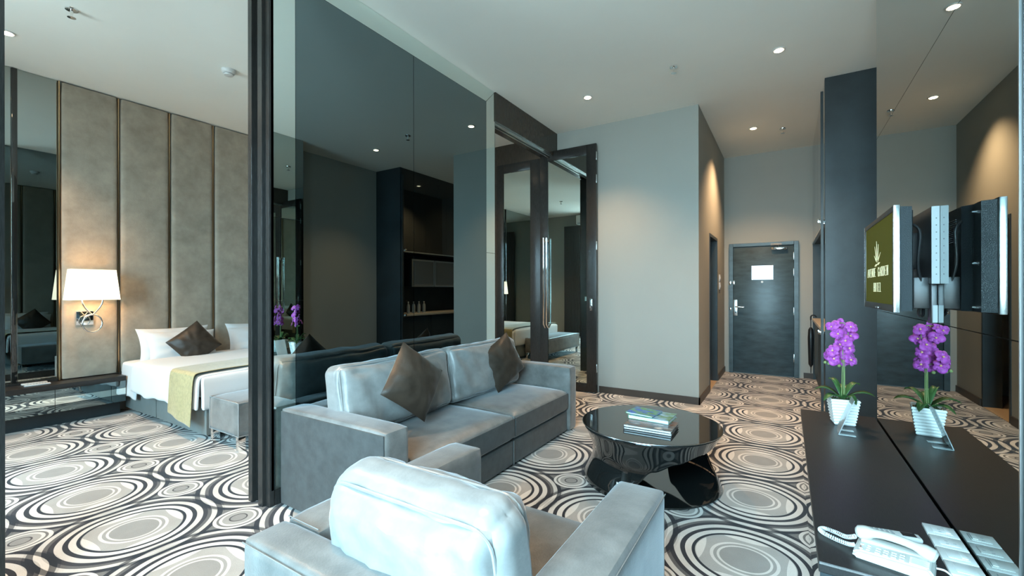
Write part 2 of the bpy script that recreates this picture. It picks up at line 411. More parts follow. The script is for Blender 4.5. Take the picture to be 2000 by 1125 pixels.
# window wall
ww = bm_()
xs = [-6.7, WIN[0][0], WIN[0][1], WIN[1][0], WIN[1][1], 1.1]
for a, b in ((0, 1), (2, 3), (4, 5)): box(ww, xs[a], xs[b], YW-.15, YW, 0, HC)
for w in WIN:
    box(ww, w[0], w[1], YW-.15, YW, 0, w[2]); box(ww, w[0], w[1], YW-.15, YW, w[3], HC)
struct('wall_front', ww, M['room_wall'], label='window wall behind the camera', cat='wall')
for i, w in enumerate(WIN):
    fr = bm_(); t = .05
    for k in range(4):
        x = w[0]+(w[1]-w[0]-t)*k/3; box(fr, x, x+t, YW-.11, YW-.05, w[2], w[3])
    for z in (w[2], 1.4, w[3]-t): box(fr, w[0], w[1], YW-.10, YW-.06, z, z+t)
    wo_ = struct('window_%d' % (i+1), fr, M['dark_wood'], label='dark framed window of the %s' % ('bedroom' if i == 0 else 'living room'), cat='window')
    for k in range(3):
        x = w[0]+(w[1]-w[0]-t)*k/3+t; x2 = w[0]+(w[1]-w[0]-t)*(k+1)/3
        obj('pane', B(x, x2, YW-.083, YW-.077, w[2]+t, w[3]-t), M['window_glass'], wo_, False)
def curtain(x0, x1, label):
    bm = bm_(); n = 60; pts = []
    for i in range(n+1):
        pts.append((x0+(x1-x0)*i/n, YW+.12+.035*math.sin(i*1.25)))
    A = [bm.verts.new((p[0], p[1], .03)) for p in pts]; Bv = [bm.verts.new((p[0], p[1], 3.2)) for p in pts]
    for i in range(n): bm.faces.new((A[i], A[i+1], Bv[i+1], Bv[i]))
    o = obj('curtain', bm, M['curtain']); o.modifiers.new('thick', 'SOLIDIFY').thickness = .006
    tag(o, label, 'curtain', 'window curtains')
curtain(-5.5, -4.95, 'dark curtain beside the bed end of the bedroom window'); curtain(-4.05, -3.6, 'dark curtain at the divider end of the bedroom window')
# skirting boards
sk = B(XD+.62, X1+.014, Y1-.014, Y1, 0, .085); box(sk, X1, X1+.014, Y1-.014, 6.37, 0, .085); box(sk, X1, X1+.014, 7.19, Y2, 0, .085)
struct('baseboard_back', sk, M['skirting'], label='dark skirting along the grey wall corner', cat='baseboard')
struct('baseboard_end', B(.22, 1.0, Y2-.014, Y2, 0, .085), M['skirting'], label='dark skirting right of the entrance door', cat='baseboard')
# bathroom doorway lining
bl = bm_(); box(bl, X1-.15, X1+.006, 6.39, 6.43, 0, 2.11); box(bl, X1-.15, X1+.006, 7.13, 7.17, 0, 2.11); box(bl, X1-.15, X1+.006, 6.43, 7.13, 2.07, 2.11)
struct('door_2', bl, M['dark_laminate'], label='dark frame of the narrow corridor doorway', cat='door')
struct('trim_1', B(X1-.14, X1+.004, 6.43, 7.13, 0, .006), M['floor_tile'], label='tan threshold strip in the corridor doorway', cat='trim')
struct('floor_bathroom', B(X1-1.2, X1-.14, 5.8, 8.0, 0, .004), M['floor_tile'], label='tan bathroom floor', cat='floor')

# ------------------------------------------------------------------ divider wall with its mirrors
YA, YB, BW = 1.533, 4.01, .1625
dv = struct('wall_divider', B(XD-.195, XD-.006, YA+.02, YB-.004, 0, HC), M['dark_wood'], label='mirror-clad wall between bedroom and living room', cat='wall')
zt = HC-BW
for a, b in ((YA+BW, 2.769), (2.772, YB-BW)):
    obj('smoked_mirror_panel', B(XD-.006, XD, a, b-.0015, .10, zt), M['smoked'], dv, False)
p = bm_(); prism(p, [(YA, HC-.003), (YB, HC-.003), (YB-BW-.002, zt+.0025), (YA+BW+.002, zt+.0025)], 'x', XD-.006, XD); obj('mirror_border_top', p, M['clear_mirror'], dv, False)
p = bm_(); prism(p, [(YB, HC-.006), (YB, 1.755), (YB-BW+.003, 1.755), (YB-BW+.003, zt)], 'x', XD-.006, XD); obj('mirror_border', p, M['clear_mirror'], dv, False)
obj('mirror_border', B(XD-.006, XD, YB-BW+.003, YB, .10, 1.751), M['clear_mirror'], dv, False)
p = bm_(); prism(p, [(YA, .10), (YA, HC-.006), (YA+BW-.003, zt), (YA+BW-.003, .10)], 'x', XD-.006, XD); obj('mirror_border', p, M['clear_mirror'], dv, False)
for a, b in ((YA, 2.36), (2.363, 3.18), (3.183, YB)):
    obj('smoked_mirror_panel', B(XD-.205, XD-.196, a, b, .10, HC-.004), M['smoked'], dv, False)
# grooved end jamb of the divider (towards the passage)
j = bm_(); zc = HC-.002
box(j, XD-.213, XD-.168, YA-.03, YA+.018, 0, zc, .002); box(j, XD-.100, XD-.050, YA-.03, YA+.018, 0, zc, .002)
box(j, XD-.050, XD, YA-.012, YA+.018, 0, zc, .002); box(j, XD-.17, XD-.10, YA+.002, YA+.018, 0, zc)
struct('trim_2', j, M['dark_wood'], label='grooved dark wood jamb ending the mirrored divider', cat='trim')
j = bm_(); box(j, XD-.213, XD, .20, .433, 0, zc, .002)
struct('trim_3', j, M['dark_wood'], label='dark jamb on the near side of the bedroom passage', cat='trim')
struct('wall_side', B(XD-.205, XD-.01, YW, .20, 0, HC), M['room_wall'], label='near end of the wall between the two rooms', cat='wall')
# far end jamb facing the doorway with the pocket door edge
j = bm_(); box(j, XD-.213, XD-.004, YB, YB+.012, 0, 3.2)
tj = struct('trim_4', j, M['dark_wood'], label='dark end face of the divider beside the tall doorway', cat='trim')
obj('latch', B(XD-.13, XD-.10, YB+.012, YB+.016, 1.17, 1.24), M['steel'], tj, False)
# transom over the doorway
tr = bm_(); box(tr, XD-.205, XD+.012, YB+.002, Y1-.002, 3.21, HC-.002)
ts = struct('trim_5', tr, M['brown_wood'], label='dark transom panel above the tall doorway', cat='trim')
for x in (XD-.03, XD-.075): obj('door_track', B(x-.009, x+.009, YB+.02, Y1-.02, 3.185, 3.212), M['rail_metal'], ts, False)

# ------------------------------------------------------------------ folding door leaves
def leaf(x0, x1, y0, y1, zt_, sl, sr, label, st_top=.13, bot=.12):
    d = thing('folding_door_leaf', label, 'door', ((x0+x1)/2, (y0+y1)/2, .01))
    f = bm_(); box(f, x0, x0+sl, y0, y1, .012, zt_, .002); box(f, x1-sr, x1, y0, y1, .012, zt_, .002)
    box(f, x0+sl, x1-sr, y0, y1, zt_-st_top, zt_, .002); box(f, x0+sl, x1-sr, y0, y1, .012, bot, .002)
    obj('frame', f, M['dark_wood'], d)
    obj('mirror_pane', B(x0+sl, x1-sr, y0+.012, y0+.02, bot, zt_-st_top), M['door_mirror'], d, False)
    return d
la = leaf(-2.925, -2.098, 5.435, 5.475, 3.262, .12, .135, 'tall mirrored door leaf folded open against the grey wall')
for z in (3.10, 2.80, 1.93, .33):
    obj('hinge', B(-2.101, -2.094, 5.437, 5.462, z-.055, z+.055, .002), M['steel'], la)
obj('flush_pull', B(-2.185, -2.155, 5.431, 5.436, 1.08, 1.24, .002), M['chrome'], la)
ph = bm_()
for x in (-2.845, -2.80):
    tube(ph, [(x, 5.434, 2.02), (x, 5.385, 2.07), (x, 5.385, .88), (x, 5.434, .83)], .011, 10)
obj('pull_handle', ph, M['chrome'], la)
lb = leaf(-3.70, -2.955, 5.50, 5.54, 3.215, .12, .165, 'mirrored bedroom door leaf behind the doorway post')

# ------------------------------------------------------------------ right-hand mirror
rm = thing('wall_mirror', 'floor-to-ceiling smoked mirror in three tiers behind the black console', 'mirror', (XM, 2.75, 0))
for z0, z1 in ((.0, 1.209), (1.212, 2.362), (2.365, HC-.002)):
    obj('mirror_panel', B(XM, XM+.008, 1.68, 3.83, z0, z1), M['smoked_right'], rm, False)
obj('edge_strip', B(XM-.004, XM+.03, 1.672, 1.678, 0, HC-.002), M['steel'], rm, False)

# ------------------------------------------------------------------ kitchenette in dark laminate
kt = thing('kitchenette_unit', 'tall dark kitchenette unit with end panel beside the corridor', 'cabinet', (.64, 6.8, 0))
obj('end_panel', B(XC, .95, Y1, Y1+.05, 0, HC-.002), M['dark_laminate'], kt, False)
ys = [5.60, 6.20, 6.80, 7.42, 8.04]
for a, b in zip(ys, ys[1:]):
    d = obj('upper_door', B(XC, XC+.02, a+.003, b-.003, 2.06, HC-.004), M['dark_gloss'] if 'dark_gloss' in M else M['black_gloss'], kt, False)
obj('grip_rail', B(XC-.012, XC+.02, 5.60, 8.04, 2.035, 2.055), M['steel'], kt, False)
obj('upper_box', B(XC+.02, .95, 5.60, 8.05, 2.035, HC-.002), M['dark_laminate'], kt, False)
obj('niche_back', B(.93, .95, 5.60, 8.05, .0, 2.03), M['dark_laminate'], kt, False)
obj('worktop', B(XC-.01, .93, 5.60, 8.05, .885, .92, .003), M['beige_stone'], kt, False)
obj('niche_side', B(XC, .93, 8.03, 8.05, .0, 2.03), M['dark_laminate'], kt, False)
obj('wall_cupboard', B(.62, .93, 6.10, 8.03, 1.42, 1.95), M['dark_laminate'], kt, False)
for a, b in ((6.10, 6.73), (6.74, 7.37), (7.38, 8.03)):
    f = bm_(); box(f, .60, .62, a, b, 1.42, 1.45); box(f, .60, .62, a, b, 1.92, 1.95); box(f, .60, .62, a, a+.03, 1.45, 1.92); box(f, .60, .62, b-.03, b, 1.45, 1.92)
    fd = obj('cupboard_door', f, M['steel'], kt, False)
    obj('pane', B(.606, .612, a+.03, b-.03, 1.45, 1.92), M['grey_plastic'], fd, False)
for a, b in ((5.60, 6.35), (6.36, 7.2), (7.21, 8.03)):
    obj('lower_door', B(XC+.02, XC+.04, a+.002, b-.002, .10, .87), M['dark_laminate'], kt, False)
obj('lower_box', B(XC+.04, .93, 5.60, 8.03, 0, .88), M['dark_laminate'], kt, False)
# open cupboard door standing out at the near edge, hinges show beside the column
od = obj('open_door', B(XC-.035, XC-.012, 5.562, 5.60, .06, 3.40), M['dark_laminate'], kt, False)
for z in (2.06, .90):
    h = bm_(); box(h, XC-.045, XC+.01, 5.60, 5.63, z-.018, z+.018, .004); box(h, XC-.060, XC-.04, 5.61, 5.65, z-.012, z+.03, .004)
    obj('hinge', h, M['chrome'], kt)
for k in range(4):
    y = 5.95+k*.14
    b_ = lathe(bm_(), [(.030, 0), (.032, .01), (.032, .13), (.026, .16), (.012, .18), (.012, .20)], (.55, y, .921), 16)
    o = obj('water_bottle', b_, M['acrylic']); tag(o, ['clear water bottle on the kitchenette worktop nearest the dark column', 'second clear water bottle from the dark column on the worktop', 'third clear water bottle from the dark column on the worktop', 'clear water bottle on the kitchenette worktop nearest the entrance door'][k], 'bottle', 'water bottles on the kitchenette worktop')
    obj('cap', lathe(bm_(), [(.014, 0), (.014, .02)], (.55, y, 1.121), 12), M['white_plastic'], o)
um = thing('umbrella', 'folded black umbrella hanging by the kitchenette edge in the corridor', 'umbrella', (.285, 7.35, .5))
obj('canopy', lathe(bm_(), [(.006, 0), (.028, .04), (.036, .40), (.030, .52), (.012, .55)], (.285, 7.35, .28), 14), M['black_plastic'], um)
obj('shaft', cyl(bm_(), (.285, 7.35, .2), (.285, 7.35, .98), .005), M['black_plastic'], um)
tb = bm_(); tube(tb, [(.285, 7.35, .93)]+[(.285+.03-.03*math.cos(t), 7.35, .97+.03*math.sin(t)) for t in [math.pi*i/8 for i in range(9)]], .009, 8)
obj('handle', tb, M['black_plastic'], um)

# ------------------------------------------------------------------ entrance door
DX0, DX1 = -.798, .159
f = bm_(); box(f, DX0, DX0+.06, Y2-.05, Y2, 0, 2.10, .003); box(f, DX1-.06, DX1, Y2-.05, Y2, 0, 2.10, .003); box(f, DX0+.06, DX1-.06, Y2-.05, Y2, 2.045, 2.10, .003)
d1 = struct('door_1', f, M['door_paint'], label='dark slate entrance door at the end of the corridor', cat='door')
lf = obj('door_leaf', B(DX0+.063, DX1-.063, Y2-.035, Y2-.004, .012, 2.042, .002), M['door_paint'], d1)
yf = Y2-.035
obj('notice_plate', B(-.475, -.175, yf-.006, yf, 1.51, 1.735, .001), pmat('brushed_notice_plate', (.62, .65, .70), .35, metal=.4), d1, False, label='blank silver notice plate')
sc_ = bm_(); 
for (x, z) in ((-.465, 1.52), (-.185, 1.52), (-.465, 1.725), (-.185, 1.725)): cyl(sc_, (x, yf-.006, z), (x, yf-.009, z), .004, n=8)
obj('screw', sc_, M['chrome'], d1)
obj('peephole', cyl(bm_(), (-.328, yf, 1.475), (-.328, yf-.008, 1.475), .016, n=20), M['white_plastic'], d1)
obj('lock_plate', B(-.735, -.675, yf-.012, yf, .93, 1.19, .004), M['steel'], d1)
hl = bm_(); cyl(hl, (-.705, yf-.012, 1.075), (-.705, yf-.05, 1.075), .014, n=14); tube(hl, [(-.705, yf-.05, 1.075), (-.66, yf-.055, 1.075), (-.58, yf-.05, 1.072)], [.012, .011, .009], 10)
obj('lever_handle', hl, M['chrome'], d1)
obj('keyhole', cyl(bm_(), (-.705, yf-.012, .985), (-.705, yf-.018, .985), .012, n=12), M['black_plastic'], d1)
dl = bm_(); box(dl, -.80, -.765, yf-.03, yf-.012, 1.43, 1.50, .002); box(dl, -.755, -.715, yf-.014, yf, 1.43, 1.50, .002); cyl(dl, (-.80, yf-.028, 1.465), (-.73, yf-.028, 1.465), .006, n=10)
obj('door_guard', dl, M['chrome'], d1)
obj('latch', B(-.79, -.765, yf-.03, yf-.012, 1.02, 1.06, .002), M['chrome'], d1)
cl = bm_(); box(cl, -.20, .01, yf-.055, yf, 1.975, 2.015, .006)
obj('door_closer', cl, M['chrome'], d1)
ca = bm_(); tube(ca, [(-.10, yf-.03, 2.02), (-.10, yf-.09, 2.045), (-.19, yf-.05, 2.065)], .009, 8); box(ca, -.21, -.06, yf-.03, yf-.012, 2.045, 2.075, .003)
obj('closer_arm', ca, M['grey_plastic'], d1)
for z in (1.87, 1.62, 1.02, .30):
    obj('hinge', B(DX1-.068, DX1-.056, yf-.012, yf-.0, z-.06, z+.06, .002), M['steel'], d1)
sw = thing('light_switch', 'white double light switch on the corridor wall near the entrance', 'switch', (X1, 7.43, 1.38))
for z in (1.41, 1.53): 
    q = obj('switch_plate', B(X1, X1+.012, 7.36, 7.50, z-.055, z+.055, .003), M['white_plastic'], sw)
    obj('rocker', B(X1+.012, X1+.018, 7.40, 7.46, z-.025, z+.025, .002), M['white_plastic'], q)

# ------------------------------------------------------------------ ceiling fittings
def downlight(x, y, label, power=SPOT_W, spot=100):
    t = thing('downlight', label, 'light', (x, y, HC), 'recessed downlights')
    obj('trim_ring', lathe(bm_(), [(.052, -.002), (.050, -.008), (.040, -.010), (.036, -.003)], (x, y, HC), 28), M['white_plastic'], t)
    obj('lamp', cyl(bm_(), (x, y, HC-.0105), (x, y, HC-.013), .034, n=20), M['bulb'], t)
    l = bpy.data.lights.new('downlight_beam', 'SPOT'); l.energy = power; l.color = WARM; l.spot_size = math.radians(spot); l.spot_blend = .9; l.shadow_soft_size = .03
    o = bpy.data.objects.new('downlight_beam', l); COL.objects.link(o); o.parent = t; o.location = (0, 0, -.03)
    return t
downlight(-.055, 4.672, 'lit downlight in the living room ceiling nearest the dark column', SPOT_W, 90)
downlight(-1.90, 4.668, 'lit downlight above the tall folded mirrored door')
downlight(-.375, 6.75, 'lit downlight in the corridor ceiling before the entrance door', 260, 115)
downlight(-5.57, .90, 'lit downlight at the far left edge over the bedroom')
downlight(-3.30, .85, 'lit downlight over the bedroom passage, out of view', 380, 100)
downlight(-1.10, .75, 'lit downlight over the armchair, out of view', 230, 72)
downlight(-3.60, 4.60, 'lit downlight in the far bedroom ceiling')

def sprinkler(x, y, label):
    t = thing('sprinkler_head', label, 'sprinkler', (x, y, HC), 'ceiling sprinklers')
    obj('escutcheon', lathe(bm_(), [(.040, -.001), (.038, -.010), (.016, -.014)], (x, y, HC), 22), M['chrome'], t)
    obj('stem', lathe(bm_(), [(.011, -.012), (.009, -.04), (.006, -.062)], (x, y, HC), 12), M['chrome'], t)
    obj('deflector', lathe(bm_(), [(.008, -.060), (.026, -.064), (.026, -.067), (.004, -.070)], (x, y, HC), 18), M['chrome'], t)
sprinkler(-.93, 4.48, 'chrome sprinkler in the middle of the living room ceiling'); sprinkler(-.04, 6.98, 'chrome sprinkler in the corridor ceiling'); sprinkler(-4.69, 1.09, 'chrome sprinkler in the bedroom ceiling')
sd = thing('smoke_detector', 'round white smoke detector on the bedroom ceiling', 'detector', (-4.67, 2.21, HC))
obj('housing', lathe(bm_(), [(.062, -.001), (.062, -.022), (.050, -.038), (.046, -.040)], (-4.67, 2.21, HC), 28), M['white_plastic'], sd)
obj('vent_ring', lathe(bm_(), [(.044, -.040), (.044, -.047)], (-4.67, 2.21, HC), 24), M['grey_plastic'], sd)
obj('cap', lathe(bm_(), [(.045, -.047), (.040, -.056), (.012, -.060)], (-4.67, 2.21, HC), 24), M['white_plastic'], sd)
ac = thing('air_conditioner', 'white wall air conditioner above the bedroom window', 'air conditioner', (-4.6, YW+.1, 3.22))
obj('housing', B(-5.1, -4.1, YW+.001, YW+.22, 3.22, 3.50, .03, 3), M['white_plastic'], ac)
obj('air_flap', B(-5.05, -4.15, YW+.20, YW+.225, 3.23, 3.27, .003), M['grey_plastic'], ac)

# ------------------------------------------------------------------ headboard wall panels
XP = XH
y = 1.385
pw = .483
for k in range(6):
    a, b = y+k*pw, y+(k+1)*pw
    bm = soft(bm_(), XP-.055, XP, a+.016, b-.016, .43, HC-.012, r=.022, n=12, bulge=(.004, 0, 0))
    o = obj('headboard_panel', bm, M['headboard'])
    tag(o, ['padded taupe wall panel behind the left wall lamp', 'padded taupe wall panel second from the left-hand smoked mirror', 'padded taupe wall panel behind the raised brown cushion on the bed', 'padded taupe wall panel fourth from the left-hand smoked mirror', 'padded taupe wall panel behind the right-hand bed pillows', 'padded taupe wall panel hidden beyond the dark jamb, last of the row'][k], 'wall panel', 'padded headboard panels')
for k in range(7):
    yy = y+k*pw
    o = obj('gold_strip', B(XP-.058, XP-.030 if k else XP-.002, yy-.005, yy+.005, .43, HC-.012), M['brass'])
    o['kind'] = 'structure'; o.name = 'trim_%d' % (10+k); o['category'] = 'trim'; o['label'] = 'thin gold strip between padded wall panels'
lm = thing('bedroom_mirror', 'dark smoked wall mirror left of the padded bedroom panels', 'mirror', (XP, .9, .43))
obj('mirror_panel', B(XP-.05, XP-.04, 1.10, 1.375, .45, HC-.004), M['smoked_left'] if 'smoked_left' in M else M['smoked_right'], lm, False)
obj('mirror_panel', B(XP-.05, XP-.04, -.6, 1.055, .45, HC-.004), M['smoked_right'], lm, False)
obj('mirror_post', B(XP-.045, XP-.02, 1.057, 1.098, .45, HC-.004, .004), M['black_gloss'], lm)
obj('mirror_sill', B(XP-.05, XP-.01, -.6, 1.375, .425, .45), M['dark_wood'], lm, False)
# floating ledge with mirrored front
lg = thing('bedside_ledge', 'long low black bedside ledge with mirrored drawer fronts', 'cabinet', (-6.25, .9, 0))
obj('top', B(XP-.055, -6.115, -.5, 1.85, .375, .425, .003), M['black_wood'], lg)
for z0, z1, mm in ((.295, .372, 'smoked'), (.225, .292, 'clear_mirror'), (.150, .222, 'smoked')):
    for a, b in ((-.5, .55), (.553, 1.30), (1.303, 1.85)):
        obj('drawer_front', B(-6.135, -6.125, a, b-.001, z0, z1), M[mm], lg, False)
obj('carcass', B(XP-.05, -6.136, -.5, 1.848, .15, .375), M['black_wood'], lg, False)
obj('plinth', B(XP-.05, -6.26, -.5, 1.84, 0, .15), M['dark_laminate'], lg, False)
for k, (x, yy) in enumerate(((-6.335, 1.20), (-6.225, 1.20))):
    o = obj('remote_control', B(x-.02, x+.02, yy-.09, yy+.09, .4255, .442, .006), M['white_plastic'])
    tag(o, ['white remote control on the bedside ledge next to the mirror sill', 'white remote control on the bedside ledge nearer its front edge'][k], 'remote control', 'remote controls on the bedside ledge')
    kb = bm_()
    for i in range(7):
        for j_ in range(2): box(kb, x-.012+j_*.014, x-.003+j_*.014, yy-.07+i*.02, yy-.06+i*.02, .442, .4435)
    obj('buttons', kb, M['grey_plastic'], o, False)
# wall lamps
def wall_lamp(yc, label):
    x0 = XP+.002
    t = thing('wall_lamp', label, 'lamp', (x0, yc, 1.08), 'chrome wall lamps by the bed')
    obj('wall_plate', B(x0, x0+.018, yc-.095, yc+.045, .985, 1.135, .004), M['chrome'], t)
    # tapered rectangular shade, open top and bottom
    bm = bm_(); xa, xb = x0+.06, x0+.24
    def ring(w, dx, z): return [Vector(p) for p in ((xa+dx, yc-w, z), (xb-dx, yc-w, z), (xb-dx, yc+w, z), (xa+dx, yc+w, z))]
    lo = [bm.verts.new(p) for p in ring(.205, 0, 1.255)]; hi = [bm.verts.new(p) for p in ring(.178, .025, 1.575)]
    for i in range(4): bm.faces.new((lo[i], lo[(i+1) % 4], hi[(i+1) % 4], hi[i]))
    sh = obj('lamp_shade', bm, M['shade'], t, False); sh.modifiers.new('thick', 'SOLIDIFY').thickness = .003
    xm_ = (xa+xb)/2
    tb = bm_(); pts = []
    for i in range(41):
        s = -1+2*i/40   # figure of eight: two ends up, one loop below
        if abs(s) > .5:
            k = (abs(s)-.5)/.5; yv = math.copysign(1, s)*(.078*math.sin(k*math.pi/2)); zv = 1.10+.16*k**1.1
            yv = -yv if False else yv
        else:
            a = s/.5*math.pi; yv = -math.sin(a)*.080; zv = 1.10-.185*(1+math.cos(a))/2
        pts.append((xm_+.02*s, yc+yv, zv))
    tube(tb, pts, .0075, 10); obj('twisted_arm', tb, M['chrome'], t)
    ar = bm_(); tube(ar, [(x0+.018, yc-.03, 1.07), (x0+.07, yc-.02, 1.09), (xm_, yc, 1.10)], .009, 10); obj('bracket', ar, M['chrome'], t)
    obj('bulb', lathe(bm_(), [(.012, -.03), (.03, .0), (.03, .03), (.01, .055)], (xm_, yc, 1.40), 16), M['bulb'], t)
    l = bpy.data.lights.new('lamp_glow', 'POINT'); l.energy = LAMP_E; l.color = WARM; l.shadow_soft_size = .05
    o = bpy.data.objects.new('lamp_glow', l); COL.objects.link(o); o.parent = t; o.location = (.15, 0, .30)
wall_lamp(1.60, 'lit wall lamp with cream shade and twisted chrome arm, left of the bed')
wall_lamp(4.06, 'lit wall lamp with cream shade beyond the far side of the bed')

# ------------------------------------------------------------------ bed
YB0, YB1 = 1.90, 3.78
bed = thing('bed', 'wide double bed with white bedding and grey leatherette base', 'bed', (-5.35, 2.84, 0))
bs = soft(bm_(), -6.33, -5.50, YB0, YB1, .04, .36, r=.015, n=3); obj('bed_base', bs, M['bed_base'], bed)
bs = soft(bm_(), -5.494, -4.42, YB0, YB1, .04, .36, r=.015, n=3); obj('bed_base', bs, M['bed_base'], bed)
for x in (-6.2, -5.6, -4.55):
    for yy in (YB0+.1, YB1-.1): obj('foot', cyl(bm_(), (x, yy, 0), (x, yy, .06), .03, n=12), M['black_plastic'], bed)
obj('mattress', soft(bm_(), -6.34, -4.44, YB0-.005, YB1+.005, .36, .535, r=.04, n=4), M['linen'], bed)
def drape(x0, x1, top, hem, y0, y1, out, thick=.0, nx=50, amp=.010, seed=0, curl=.0, slant=0):
    """cloth lying over the bed and hanging down both long sides"""
    bm = bm_(); prof = []
    hem_d = top-hem
    n1 = 9
    def pr(t):   # t from 0 (near hem) to 1 (far hem)
        pass
    ys = []
    for i in range(n1): ys.append(('near', i/(n1-1)))
    for i in range(1, 26): ys.append(('top', i/26))
    for i in range(n1): ys.append(('far', i/(n1-1)))
    grid = []
    for ix in range(nx+1):
        x = x0+(x1-x0)*ix/nx; row = []
        for kind, t in ys:
            w = math.sin(x*9+seed)*.5+math.sin(x*23+seed*2)*.3+noise.noise(Vector((x*5, seed, t)))*.8
            if kind == 'near':
                d = (1-t); y = y0-out-amp*w*d-.02*d; z = top-.012-(hem_d-.012+amp*1.2*w+slant*(ix/nx))*d
                if t > .85: y += out*(t-.85)/.15*.4; z = top-.010*(1-(t-.85)/.15)-.012*(1-t)
            elif kind == 'far':
                d = t; y = y1+out+amp*w*d+.02*d; z = top-.012-(hem_d-.012)*d
            else:
                y = y0+(y1-y0)*t; z = top+.012*math.sin(math.pi*t)**.5+.004*noise.noise(Vector((x*3, y*3, seed)))*1.5
            row.append(bm.verts.new((x, y, z)))
        grid.append(row)
    for a, b in zip(grid, grid[1:]):
        for k in range(len(a)-1): bm.faces.new((a[k], a[k+1], b[k+1], b[k]))
    bmesh.ops.recalc_face_normals(bm, faces=bm.faces)
    return bm
def cloth(name, bm, mat, parent, th):
    o = obj(name, bm, mat, parent); m = o.modifiers.new('thick', 'SOLIDIFY'); m.thickness = th; m.offset = 1
    s = o.modifiers.new('sub', 'SUBSURF'); s.levels = 1; s.render_levels = 1
    return o
cloth('bed_sheet', drape(-6.30, -5.85, .548, .19, YB0, YB1, .02, seed=3, amp=.006), M['linen'], bed, .01)
cloth('duvet', drape(-5.93, -4.44, .562, .27, YB0, YB1, .035, seed=1, amp=.012), M['linen'], bed, .03)
# foot end of the duvet
fe = soft(bm_(), -4.47, -4.40, YB0-.03, YB1+.03, .27, .58, r=.03, n=6, wr=.006); obj('duvet_foot', fe, M['linen'], bed)
rn = cloth('bed_runner', drape(-4.93, -4.46, .612, .20, YB0, YB1, .085, seed=5, amp=.006, slant=.06), M['runner'], None, .006)
tag(rn, 'gold damask runner draped across the foot of the bed', 'bed runner')
def place(name, bm, mat, loc, u, v, label, cat, group=None):
    """u: pillow's own X axis, v: its own Y axis in world"""
    u = Vector(u).normalized(); v = Vector(v); v = (v-u*v.dot(u)).normalized(); w = u.cross(v)
    o = obj(name, bm, mat)
    o.matrix_world = Matrix(((u.x, v.x, w.x, loc[0]), (u.y, v.y, w.y, loc[1]), (u.z, v.z, w.z, loc[2]), (0, 0, 0, 1)))
    tag(o, label, cat, group); return o
# white pillows: own X along Y, own Y up the headboard
g = 'white bed pillows'
place('bed_pillow', pillow(bm_(), .74, .42, .17, seed=1, wr=.006, pinch=.09), M['linen'], (-6.20, 2.34, .715), (0, 1, 0), (-.28, 0, 1), 'white pillow against the headboard behind the left brown cushion', 'pillow', g)
place('bed_pillow', pillow(bm_(), .74, .42, .17, seed=2, wr=.006, pinch=.09), M['linen'], (-6.20, 3.28, .715), (0, 1, 0), (-.28, 0, 1), 'white pillow against the headboard on the far side of the bed', 'pillow', g)
place('bed_pillow', pillow(bm_(), .72, .42, .17, seed=3, wr=.006, pinch=.09), M['linen'], (-6.04, 2.36, .69), (0, 1, -.03), (-.50, 0, 1), 'front white pillow directly under the left brown cushion', 'pillow', g)
place('bed_pillow', pillow(bm_(), .72, .42, .17, seed=4, wr=.006, pinch=.09), M['linen'], (-6.04, 3.24, .69), (0, 1, .03), (-.50, 0, 1), 'front white pillow under the far brown cushion by the jamb', 'pillow', g)
place('throw_cushion', pillow(bm_(), .385, .385, .18, seed=5), M['brown_velvet'], (-5.86, 2.40, .735), (.05, .80, .60), (-.36, -.62, .78), 'dark brown velvet cushion standing on its corner on the bed', 'cushion', 'brown velvet cushions')
place('throw_cushion', pillow(bm_(), .385, .385, .18, seed=6), M['brown_velvet'], (-5.86, 3.30, .725), (.05, .75, .66), (-.36, -.62, .78), 'dark brown velvet cushion on the bed cut off by the dark jamb', 'cushion', 'brown velvet cushions')

# bench at the foot of the bed
bn = thing('bed_bench', 'pale velvet bench on chrome legs at the foot of the bed', 'bench', (-4.1, 2.75, 0))
obj('seat', soft(bm_(), -4.365, -3.86, 1.90, 3.55, .125, .412, r=.022, n=8, bulge=(.006, .006, .012)), M['velvet'], bn)
pp = bm_()
for z in (.408, .130): tube(pp, [(-4.355, 1.902, z), (-3.866, 1.902, z), (-3.866, 3.54, z), (-4.355, 3.54, z)], .005, 6, closed=True)
for x in (-4.356, -3.866): tube(pp, [(x, 1.902, .13), (x, 1.902, .408)], .005, 6)
obj('piping', pp, M['velvet_cushion'], bn)
for x in (-4.34, -3.905):
    for yy in (1.93, 3.48): obj('leg', B(x-.02, x+.02, yy-.02, yy+.04, 0, .128, .002), M['chrome'], bn)

# ------------------------------------------------------------------ sofa
sf = thing('sofa', 'long low silver velvet sofa against the mirrored divider', 'sofa', (-2.2, 2.77, 0))
def vbox(name, par, *a, mat='velvet', r=.022, n=8, bulge=(.004, .004, .004), wr=0, seed=0):
    return obj(name, soft(bm_(), *a, r=r, n=n, bulge=bulge, wr=wr, seed=seed), M[mat], par)
SX0, SX1 = -2.695, -1.745
ARM = .613
vbox('arm', sf, SX0, SX1, 1.575, 1.742, .012, ARM, r=.02, bulge=(.003, .004, .006))
vbox('arm', sf, SX0, SX1, 3.835, 3.985, .012, ARM, r=.02, bulge=(.003, .004, .006))
obj('shaded_side', soft(bm_(), SX0+.012, SX1-.014, 1.5685, 1.580, .022, ARM-.016, r=.005, n=4), M['velvet_shaded'], sf, label='outer side of the velvet arm, shade put into its colour')  # thin sheet over the near arm that paints its shaded face
vbox('back_frame', sf, SX0, SX0+.16, 1.742, 3.835, .012, ARM-.01, r=.02)
